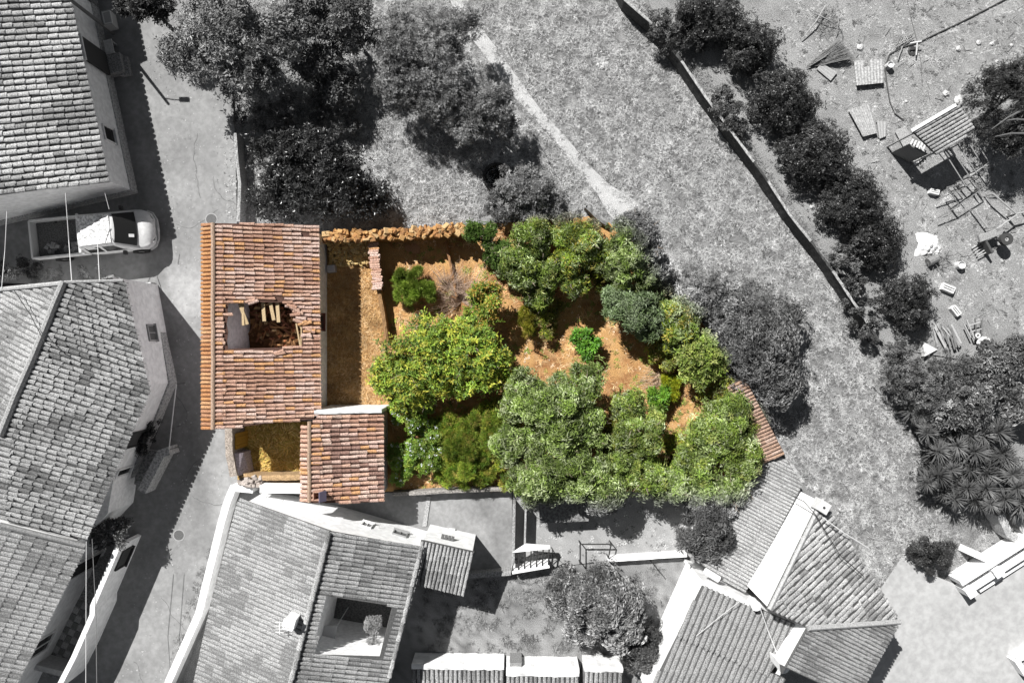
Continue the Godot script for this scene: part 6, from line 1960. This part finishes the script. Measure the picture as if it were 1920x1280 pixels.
	# loose things on the soil
	var sheets := [["weathered board lying flat beside the third round tree", [[1532, 129], [1541, 117], [1570, 136], [1558, 151]], 0.10, 3], ["corrugated sheet with a square gap laid on trestles near the top", [[1602, 114], [1657, 110], [1658, 155], [1607, 160]], 0.22, 9], ["ribbed metal sheet tilted beside the fourth round tree", [[1592, 206], [1630, 193], [1646, 249], [1619, 256]], 0.20, 9], ["thin folded sheet propped against the ribbed metal sheet", [[1645, 226], [1664, 228], [1662, 255], [1650, 260]], 0.12, 3]]
	for s in sheets:
		var o := thing("metal_sheet" if s[3] > 4 else "board", s[0], "sheet" if s[3] > 4 else "board")
		var c := []
		for q in s[1]: c.append(at(q[0], q[1], s[2]))
		st = begin()
		var n: int = s[3] * 2
		for i in n:
			var y0 := 0.02 * (i % 2)
			var y1 := 0.02 * ((i + 1) % 2)
			var a0: Vector3 = c[0].lerp(c[1], float(i) / n) + Vector3(0, y0, 0)
			var a1: Vector3 = c[0].lerp(c[1], float(i + 1) / n) + Vector3(0, y1, 0)
			var b0: Vector3 = c[3].lerp(c[2], float(i) / n) + Vector3(0, y0, 0)
			var b1: Vector3 = c[3].lerp(c[2], float(i + 1) / n) + Vector3(0, y1, 0)
			if s[2] == 0.22 and i > 5 and i < 9:
				a0 = a0.lerp(b0, 0.28)
				a1 = a1.lerp(b1, 0.28)
			quad(st, a0, a1, b1, b0, Vector3.UP)
			quad(st, a0 - Vector3(0, 0.015, 0), a1 - Vector3(0, 0.015, 0), b1 - Vector3(0, 0.015, 0), b0 - Vector3(0, 0.015, 0), Vector3.DOWN)
			quad(st, b0, b1, b1 - Vector3(0, 0.015, 0), b0 - Vector3(0, 0.015, 0), Vector3(0, 0, 1))
		obj("panel", st, tin if s[3] > 4 else mat(grey(0.42), 0.85, "grain", 0.5, 0.3), o)
		for k in 4:
			st = begin()
			var p: Vector3 = c[k].lerp((c[0] + c[2]) * 0.5, 0.15)
			tube(st, [Vector3(p.x, 0, p.z), p - Vector3(0, 0.01, 0)], 0.03, 0.03, 5)
			obj("leg", st, dull, o)
	# buckets
	for q in [[1669, 122, 0.14, "white bucket beside the corrugated sheet"], [1802, 497, 0.16, "white bucket alone on bare soil below the tarpaulin heap"]]:
		var b := thing("bucket", q[3], "bucket", at(q[0], q[1], 0.2) - Vector3(0, 0.2, 0), 0.0, "white buckets in the allotment")
		st = begin()
		disc(st, Vector3.ZERO, q[2], 0.30, 14, q[2] * 0.9)
		obj("wall", st, pale, b)
		st = begin()
		disc(st, Vector3(0, 0.2, 0), q[2] * 0.9, 0.02, 14)
		obj("filling", st, mat(grey(0.66), 0.6), b)
	# hose, branches, brushwood
	st = begin()
	var pts := []
	for q in [[1905, -12], [1860, 12], [1795, 45], [1750, 66], [1722, 80], [1692, 88], [1668, 102], [1660, 125], [1664, 160], [1669, 190], [1678, 212], [1694, 224]]: pts.append(at(q[0], q[1], 0.05))
	tube(st, pts, 0.026, 0.026, 6)
	tag(obj("hose", st, mat(grey(0.07), 0.6)), "dark hose curving from the top right down to the hut", "hose")
	st = begin()
	pts = []
	for q in [[1700, -10], [1708, 30], [1720, 75], [1728, 118], [1730, 160]]: pts.append(at(q[0], q[1], 0.03))
	tube(st, pts, 0.012, 0.012, 5)
	tag(obj("drip_line", st, mat(grey(0.12), 0.7)), "thin drip line running straight down the allotment's top", "hose")
	var heap := thing("brushwood", "heap of dry brushwood with two crossed branches near the top", "branch pile")
	for q in [[1549, 10, 1504, 73, 0.035], [1529, 25, 1573, 49, 0.03], [1572, 20, 1568, 66, 0.02], [1575, 40, 1580, 70, 0.02]]:
		st = begin()
		tube(st, [at(q[0], q[1], 0.3), at((q[0] + q[2]) * 0.5 + 3, (q[1] + q[3]) * 0.5, 0.28), at(q[2], q[3], 0.12)], q[4], q[4] * 0.6, 6)
		obj("branch", st, wood, heap)
	st = begin()
	for i in 130:
		var p := at(rnd(1528, 1580), rnd(14, 62), rnd(0.02, 0.25))
		tube(st, [p, p + Vector3(rnd(-0.35, 0.35), rnd(-0.02, 0.1), rnd(-0.35, 0.35))], 0.008, 0.004, 3)
	tag(obj("twigs", st, dull, heap), "", "", "", "stuff")
	var fan := thing("palm_brush", "fan shaped heap of dry palm fronds beside the flat board", "branch pile")
	st = begin()
	for i in 210:
		var a := at(1512 + rnd(0, 14), 127 - rnd(0, 8), 0.05)
		var t := rng.randf()
		var b := at(lerpf(1580, 1606, t) + rnd(-10, 4), lerpf(72, 112, t), rnd(0.1, 0.35))
		tube(st, [a.lerp(b, rnd(0.0, 0.5)), a.lerp(b, rnd(0.55, 0.8)) + Vector3(0, 0.08, 0), b], 0.010, 0.004, 3)
	tag(obj("fronds", st, mat(grey(0.20), 0.9, "grain", 0.4), fan), "", "", "", "stuff")
	for i in 4:
		st = begin()
		tube(st, [at(1513 + i * 4, 127 - i * 2, 0.08), at(1545 + i * 6, 108 - i * 5, 0.3), at(1575 + i * 6, 85 + i * 8, 0.2)], 0.022, 0.01, 5)
		obj("rib", st, dull, fan)
	# stand with a round plate and a folded clothes rack
	var stand := thing("plate_stand", "pale T shaped stand over a dark round plate", "stand", at(1711, 96))
	st = begin()
	disc(st, Vector3(0, 0.02, 0), 0.2, 0.03, 14)
	obj("plate", st, dark_m(), stand)
	st = begin()
	bar(st, Vector3(-0.28, 0.35, -0.2), Vector3(0.2, 0.35, -0.28), 0.05, 0.04)
	bar(st, Vector3(0.02, 0.35, -0.22), Vector3(0.06, 0.2, 0.25), 0.05, 0.04)
	obj("handle", st, mat(grey(0.62), 0.7), stand)
	var rack := thing("wire_rack", "collapsed dark wire rack beside the hose", "rack", at(1694, 80))
	for k in 6:
		st = begin()
		tube(st, [Vector3(-0.35 + k * 0.11, 0.12, 0.22 - k * 0.06), Vector3(-0.2 + k * 0.11, 0.16, -0.12 - k * 0.04)], 0.012, 0.012, 4)
		obj("wire", st, iron_m(), rack)
	for q in [[-0.4, 0.25, 0.4, -0.2], [-0.25, 0.1, 0.3, -0.35], [-0.1, 0.2, -0.3, 0.75]]:
		st = begin()
		tube(st, [Vector3(q[0], 0.14, q[1]), Vector3(q[2], 0.14, q[3])], 0.02, 0.02, 5)
		obj("rod", st, wood, rack)
	# rubbish along the row
	st = begin()
	st.set_smooth_group(0)
	var tp := at(1738, 458)
	for i in 14:
		for j in 12:
			var v := []
			for k in [[0, 0], [1, 0], [1, 1], [0, 1]]:
				var s: float = (i + k[0]) / 14.0 - 0.5
				var u: float = (j + k[1]) / 12.0 - 0.5
				var rr := sqrt(s * s + u * u)
				var edge := 0.95 + 0.12 * sin(3.0 * atan2(u, s) + 1.0)
				v.append(tp + Vector3(s * 1.0 * edge, maxf(0.02, 0.30 * (1.0 - rr * 1.6) + 0.05 * sin(s * 23.0 + u * 9.0) + 0.04 * sin(u * 31.0 - s * 7.0)), u * 0.95 * edge))
			quad(st, v[0], v[1], v[2], v[3], Vector3.UP)
	tag(obj("tarpaulin", st, mat(grey(0.74), 0.7, "plaster", 0.7, 0.2)), "crumpled white tarpaulin heap beside the row of round trees", "tarpaulin")
	var dr := thing("dented_drum", "grey dented drum half under twigs below the tarpaulin", "drum", at(1744, 488), 0.5)
	st = begin()
	tube(st, [Vector3(-0.22, 0.2, 0), Vector3(0.22, 0.2, 0.02)], 0.18, 0.18, 12)
	obj("barrel", st, mat(grey(0.26), 0.6, "stain", 0.4), dr)
	for s in [-1, 1]:
		st = begin()
		tube(st, [Vector3(s * 0.08 - 0.012, 0.2, 0), Vector3(s * 0.08 + 0.012, 0.2, 0)], 0.19, 0.19, 12)
		obj("hoop", st, mat(grey(0.2), 0.6), dr)
	st = begin()
	for i in 60:
		var p := at(rnd(1738, 1782), rnd(470, 505), rnd(0.02, 0.3))
		tube(st, [p, p + Vector3(rnd(-0.3, 0.3), rnd(-0.05, 0.1), rnd(-0.3, 0.3))], 0.012, 0.006, 4)
	tag(obj("twig_pile", st, dull), "tangled dark twigs around the dented drum", "branch pile")
	for q in [[1774, 541, 0.5, 0.28, 0.4, "white crate right of the lowest round tree"], [1788, 583, 0.42, 0.24, 0.9, "white crate near the plank heap"], [1748, 361, 0.36, 0.2, 0.25, "small slatted white crate below the timber poles"]]:
		var b := thing("crate", q[5], "crate", at(q[0], q[1]), -q[4], "white crates in the allotment")
		for s in [-1, 1]:
			st = begin()
			box(st, Vector3(0, 0.12, s * q[3] * 0.5), Vector3(q[2], 0.24, 0.02))
			obj("side", st, pale, b)
			st = begin()
			box(st, Vector3(s * q[2] * 0.5, 0.12, 0), Vector3(0.02, 0.24, q[3]))
			obj("end", st, pale, b)
		for k in 3:
			st = begin()
			box(st, Vector3(0, 0.23, (k - 1) * q[3] * 0.33), Vector3(q[2], 0.02, q[3] * 0.2))
			obj("slat", st, pale, b)
	var pk := thing("plank_heap", "fanned heap of old grey planks below the lowest round tree", "planks")
	for i in 16:
		st = begin()
		var x := 1752 + i * 2.2 + rnd(-5, 5)
		bar(st, at(x - 4 + rnd(-5, 5), 606 + rnd(0, 10), 0.12 + 0.015 * i), at(x + 14 + rnd(-8, 12), 652 + rnd(-8, 4), 0.06 + 0.015 * i), rnd(0.04, 0.09), 0.025)
		obj("plank", st, mat(grey([0.42, 0.30, 0.52, 0.22][i % 4]), 0.9, "grain", 0.4, 0.4), pk)
	st = begin()
	prism(st, flats([[1726, 640], [1756, 655], [1740, 664], [1728, 668]]), 0.0, [0.2, 0.1, 0.12, 0.25])
	tag(obj("white_slab", st, pale), "triangular white slab at the left of the plank heap", "slab")
	var cart := thing("old_cart", "broken old cart frame with one curved mudguard and wheel", "cart", at(1816, 622))
	for q in [[-0.25, -0.5, 0.05, 0.3], [0.1, -0.55, 0.12, 0.1], [-0.2, -0.25, 0.3, -0.4], [-0.1, 0.0, 0.35, -0.12], [0.38, -0.5, 0.34, 0.15], [0.05, 0.3, 0.7, 0.32], [-0.35, -0.3, -0.1, 0.25]]:
		st = begin()
		bar(st, Vector3(q[0], 0.3, q[1]), Vector3(q[2], 0.34, q[3]), 0.05, 0.05)
		obj("beam", st, mat(grey(0.14 if q[0] > 0.0 else 0.45), 0.8, "grain", 0.4), cart)
	st = begin()
	disc(st, Vector3(0.16, 0.36, 0.16), 0.11, 0.05, 14, 0.05)
	obj("hub", st, mat(grey(0.55), 0.6), cart)
	st = begin()
	disc(st, Vector3(0.5, 0.1, 0.5), 0.2, 0.25, 16, 0.12)
	obj("wheel", st, mat(grey(0.06), 0.9), cart)
	st = begin()
	for k in 10:
		var a0 := PI + PI * k / 10.0
		var a1 := PI + PI * (k + 1) / 10.0
		quad(st, Vector3(0.45 + cos(a0) * 0.33, 0.36, 0.5 + sin(a0) * 0.3), Vector3(0.45 + cos(a1) * 0.33, 0.36, 0.5 + sin(a1) * 0.3), Vector3(0.45 + cos(a1) * 0.22, 0.42, 0.52 + sin(a1) * 0.2), Vector3(0.45 + cos(a0) * 0.22, 0.42, 0.52 + sin(a0) * 0.2), Vector3.UP)
	obj("mudguard", st, mat(grey(0.55), 0.6), cart)
	# pale stones
	var rocks := [[1612, 90, 0.2, "pale stone above the corrugated sheet"], [1797, 92, 0.16, "white stone right of the dark round plate"], [1835, 80, 0.15, "pale rounded stone below the upper right hose"], [1774, 176, 0.2, "white stone above the hut's left ridge end"], [1796, 190, 0.3, "large pale stone touching the hut's upper corner"], [1897, 85, 0.1, "small pale stone above the dark right tree"], [1870, 115, 0.1, "small stone on the rough soil at upper right"], [1860, 82, 0.12, "stone in the scattered stones at upper right"], [1735, 445, 0.14, "stone at the tarpaulin's upper edge"], [1770, 533, 0.12, "stone above the white crate"], [1522, 388, 0.12, "pale stone by the diagonal wall"], [1700, 190, 0.1, "little stone beside the curving hose"]]
	for q in rocks:
		st = begin()
		st.set_smooth_group(0)
		for i in 5:
			for j in 9:
				var v := []
				for k in [[0, 0], [1, 0], [1, 1], [0, 1]]:
					var el: float = PI * 0.5 * (i + k[0]) / 5.0
					var a: float = TAU * ((j + k[1]) % 9) / 9.0
					var r: float = q[2] * (0.75 + 0.5 * nz.get_noise_2d(a * 20.0 + q[0], el * 30.0))
					v.append(Vector3(cos(a) * sin(el) * r, cos(el) * r * 0.7, sin(a) * sin(el) * r))
				quad(st, v[0], v[1], v[2], v[3], v[0] + v[2])
		var o := obj("stone", st, mat(grey(0.58), 0.95, "grain", 0.3, 0.4))
		o.position = at(q[0], q[1])
		tag(o, q[3], "stone", "pale stones in the allotment")
	var soil := flats([[1450, -40], [1990, -40], [1990, 640], [1800, 600], [1720, 480], [1640, 340], [1560, 200], [1470, 60]])
	strew("allotment_crumbs", "stones and crumbs scattered over the allotment soil", soil, 90.0, "crumb", [grey(0.40), grey(0.34), grey(0.24), grey(0.48)], {"y": 0.004, "patchy": 0.4, "size": 0.6, "category": "stones"})
	strew("allotment_weeds", "dark weeds scattered over the allotment soil", soil, 16.0, "weed", [grey(0.16), grey(0.22), grey(0.11)], {"y": 0.004, "patchy": 0.85, "size": 0.8, "seed": 90.0})
	st = begin()
	for i in 130:
		var p := at(rnd(1560, 1910), rnd(10, 600), 0.0) + Vector3(0, 0.02, 0)
		var a := rnd(0, TAU)
		var l := rnd(0.12, 0.5)
		tube(st, [p, p + Vector3(cos(a) * l, rnd(0.0, 0.05), sin(a) * l)], rnd(0.008, 0.018), 0.006, 4)
	tag(obj("loose_sticks", st, mat(grey(0.16), 0.9)), "loose sticks scattered over the allotment soil", "sticks", "", "stuff")
	strew("allotment_straw", "thin dry grass on the allotment soil", soil, 60.0, "straw", [grey(0.34), grey(0.44), grey(0.24), grey(0.52)], {"y": 0.004, "patchy": 0.6, "size": 0.5, "seed": 30.0})
	strew("wall_weeds", "dry weeds between the round trees and diagonal wall", flats([[1260, 60], [1330, 150], [1440, 320], [1530, 450], [1600, 540], [1570, 540], [1440, 350], [1330, 190]]), 120.0, "grass", [grey(0.30), grey(0.38), grey(0.18)], {"y": 0.004})

func plot_things() -> void:
	# low wall capped with loose roof tiles
	var w := thing("tile_capped_wall", "low earth wall capped with old tiles, in the orange courtyard", "wall")
	var st := begin()
	wall_line(st, flats([[700, 452], [705, 500], [709, 540], [718, 590], [724, 640]], 0.7), 0.85, 0.6, 0.16, 0.0, 0.03)
	obj("earth", st, mat(Color(0.33, 0.19, 0.09), 0.97, "stain", 0.6, 0.7), w)
	var shades := tile_mats(TERRACOTTA)
	for i in 20:
		var p := at(699 + i * 0.45 + rnd(-2, 2), 457 + i * 4.4, 0.92)
		var b := Basis(Vector3.UP, PI / 2 + rnd(-0.25, 0.25)) * Basis(Vector3.BACK, rnd(-0.25, 0.25)) * Basis.from_scale(Vector3(0.15, 0.06, 0.40))
		inst("clay_tile", tile_shape(i % 3), shades[rng.randi() % shades.size()], Transform3D(b, p), w)
	st = begin()
	wall_line(st, flats([[836, 452], [845, 500], [856, 556]], 0.35), 0.4, 0.3, 0.10, 0.0, 0.04)
	tag(obj("low_stub", st, mat(Color(0.36, 0.20, 0.10), 0.97, "stain", 0.5, 0.7)), "thin broken earth wall beside the leafless bush", "wall")
	# rubble bank in the courtyard corner
	st = begin()
	var cols := [Color(0.62, 0.45, 0.20), Color(0.55, 0.37, 0.15), Color(0.46, 0.31, 0.14), Color(0.66, 0.52, 0.28)]
	var bank := thing("rubble_bank", "bank of tumbled yellow stones in the courtyard's top corner", "rubble")
	for i in 260:
		var x := rnd(618, 700)
		var z := rnd(442, 500)
		if z > 500 - (x - 620) * 0.1: continue
		var h := clampf((500 - z) / 58.0, 0.0, 1.0) * 0.65
		var p := at(x, z, 0.3)
		st = begin()
		box(st, Vector3.ZERO, Vector3(rnd(0.12, 0.32), rnd(0.08, 0.18), rnd(0.10, 0.24)))
		var o := obj("stone", st, mat(cols[i % 4], 0.95, "grain", 0.35, 0.5), bank)
		o.transform = Transform3D(Basis(Vector3(rnd(-1, 1), rnd(-1, 1), rnd(-1, 1)).normalized(), rnd(0, TAU)), Vector3(p.x, h + rnd(0.0, 0.06), p.z))
	st = begin()
	prism(st, flats([[617, 446], [700, 446], [697, 492], [660, 500], [620, 486]]), 0.0, [0.6, 0.6, 0.08, 0.02, 0.08])
	obj("earth", st, mat(Color(0.36, 0.22, 0.09), 0.97, "soil", 0.7, 0.7), bank)
	# small things by the house
	st = begin()
	box(st, at(622, 504, 0.2), Vector3(0.34, 0.36, 0.30), Basis(Vector3.UP, 0.1))
	tag(obj("plastic_box", st, mat(Color(0.42, 0.42, 0.46), 0.6)), "pale box standing in the shade of the house's back wall", "box")
	for q in [[779, 467, 0.22, "flat round orange stone near the earth wall"], [766, 466, 0.15, "smaller flat stone left of the round orange stone"]]:
		st = begin()
		disc(st, Vector3.ZERO, q[2], 0.10, 9)
		var o := obj("flat_stone", st, mat(Color(0.50, 0.28, 0.16), 0.95, "grain", 0.4, 0.5))
		o.position = at(q[0], q[1])
		tag(o, q[3], "stone", "flat stones below the earth wall")
	# leafless bush
	for q in [[866, 566, 62, "leafless pinkish grey bush on the sunlit orange soil", 260, 3.4], [842, 540, 40, "thinner leafless bush left of the larger leafless one", 130, 3.4]]:
		var d := thing("bare_bush", q[3], "bush", at(q[0], q[1]), 0.0, "leafless bushes on the orange soil")
		st = begin()
		for i in q[4]:
			var a := rnd(PI * 0.75, PI * 2.15)
			var l: float = q[2] / PPM * rnd(0.5, 1.35)
			var p := Vector3(cos(a) * l, rnd(0.1, 0.75), sin(a) * l)
			var m := p * Vector3(0.5, 0.7, 0.5) + Vector3(rnd(-0.06, 0.06), 0, rnd(-0.06, 0.06))
			tube(st, [Vector3(0, 0.02, 0), m, p], 0.007, 0.003, 3)
			tube(st, [m, m + Vector3(rnd(-0.25, 0.25), rnd(0.0, 0.15), rnd(-0.25, 0.25))], 0.005, 0.002, 3)
		tag(obj("twigs", st, mat(Color(0.40, 0.29, 0.22), 0.9), d), "", "", "", "stuff")
		for k in 4:
			st = begin()
			var a := PI * 1.2 + k * 0.55
			tube(st, [Vector3.ZERO, Vector3(cos(a) * 0.35, 0.4, sin(a) * 0.35), Vector3(cos(a + 0.2) * 0.9, 0.6, sin(a + 0.2) * 0.9)], 0.022, 0.008, 5)
			obj("stem", st, mat(Color(0.26, 0.19, 0.15), 0.9), d)
	# fallen branch
	var fb := thing("fallen_branch", "bare pale fallen branch with fine twigs on orange soil", "branch", at(1236, 718))
	st = begin()
	tube(st, [Vector3(0.06, 0.08, 0.45), Vector3(0.04, 0.12, 0.0), Vector3(-0.05, 0.18, -0.45)], 0.05, 0.025, 6)
	obj("bough", st, mat(Color(0.52, 0.40, 0.28), 0.9, "grain", 0.4), fb)
	st = begin()
	for i in 60:
		var o := Vector3(rnd(-0.06, 0.04), 0.12, rnd(-0.45, 0.1))
		var e := o + Vector3(rnd(-1.2, 0.1), rnd(-0.05, 0.25), rnd(-0.3, 0.4))
		tube(st, [o, o.lerp(e, 0.5) + Vector3(0, 0.06, rnd(-0.08, 0.08)), e], 0.010, 0.004, 4)
	tag(obj("twigs", st, mat(Color(0.46, 0.34, 0.24), 0.9), fb), "", "", "", "stuff")
	for q in [[1003, 640, 1006, 700, "thin dark bare stem standing on open orange soil"], [1085, 590, 1100, 660, "dark leaning stem below the sage trees"]]:
		st = begin()
		tube(st, [at(q[0], q[1] + 20, 0.0), at(q[0], q[1], 1.0)], 0.03, 0.015, 6)
		tag(obj("dead_sapling", st, mat(Color(0.10, 0.06, 0.04), 0.9)), q[4], "stem", "bare stems on the orange soil")
	# ground cover
	var plot := flats([[735, 452], [850, 440], [1000, 420], [1200, 480], [1300, 590], [1370, 700], [1440, 850], [1400, 900], [960, 915], [740, 915]])
	strew("plot_straw", "dry straw and litter on the orange plot soil", plot, 45.0, "straw", [Color(0.66, 0.42, 0.19), Color(0.56, 0.31, 0.13), Color(0.40, 0.21, 0.09), Color(0.70, 0.50, 0.28)], {"y": 0.04, "patchy": 0.7, "size": 0.7, "category": "straw"})
	strew("plot_stones", "small stones and clods on the orange plot soil", plot, 34.0, "crumb", [Color(0.62, 0.42, 0.24), Color(0.46, 0.26, 0.12), Color(0.30, 0.15, 0.07), Color(0.70, 0.56, 0.40)], {"y": 0.04, "patchy": 0.4, "size": 0.7, "seed": 60.0, "category": "stones"})
	strew("plot_weeds", "sparse green and brown weeds on the orange plot soil", plot, 18.0, "weed", [Color(0.22, 0.26, 0.05), Color(0.30, 0.24, 0.07), Color(0.16, 0.20, 0.04)], {"y": 0.04, "patchy": 0.75, "seed": 140.0, "category": "weeds"})
	strew("court_straw", "matted dry grass in the courtyard behind the ruined house", flats([[620, 500], [700, 470], [716, 560], [724, 700], [716, 764], [616, 764]]), 130.0, "straw", [Color(0.56, 0.35, 0.15), Color(0.46, 0.26, 0.10), Color(0.62, 0.43, 0.23), Color(0.30, 0.16, 0.06)], {"y": 0.04, "size": 0.75, "category": "straw"})
	strew("yard_hay", "long yellow hay filling the tiny walled yard", flats([[452, 808], [572, 800], [572, 894], [486, 896], [462, 880]]), 230.0, "hay", [Color(0.66, 0.45, 0.13), Color(0.52, 0.33, 0.09), Color(0.34, 0.20, 0.05), Color(0.72, 0.54, 0.22), Color(0.42, 0.34, 0.08)], {"y": 0.03, "category": "hay"})
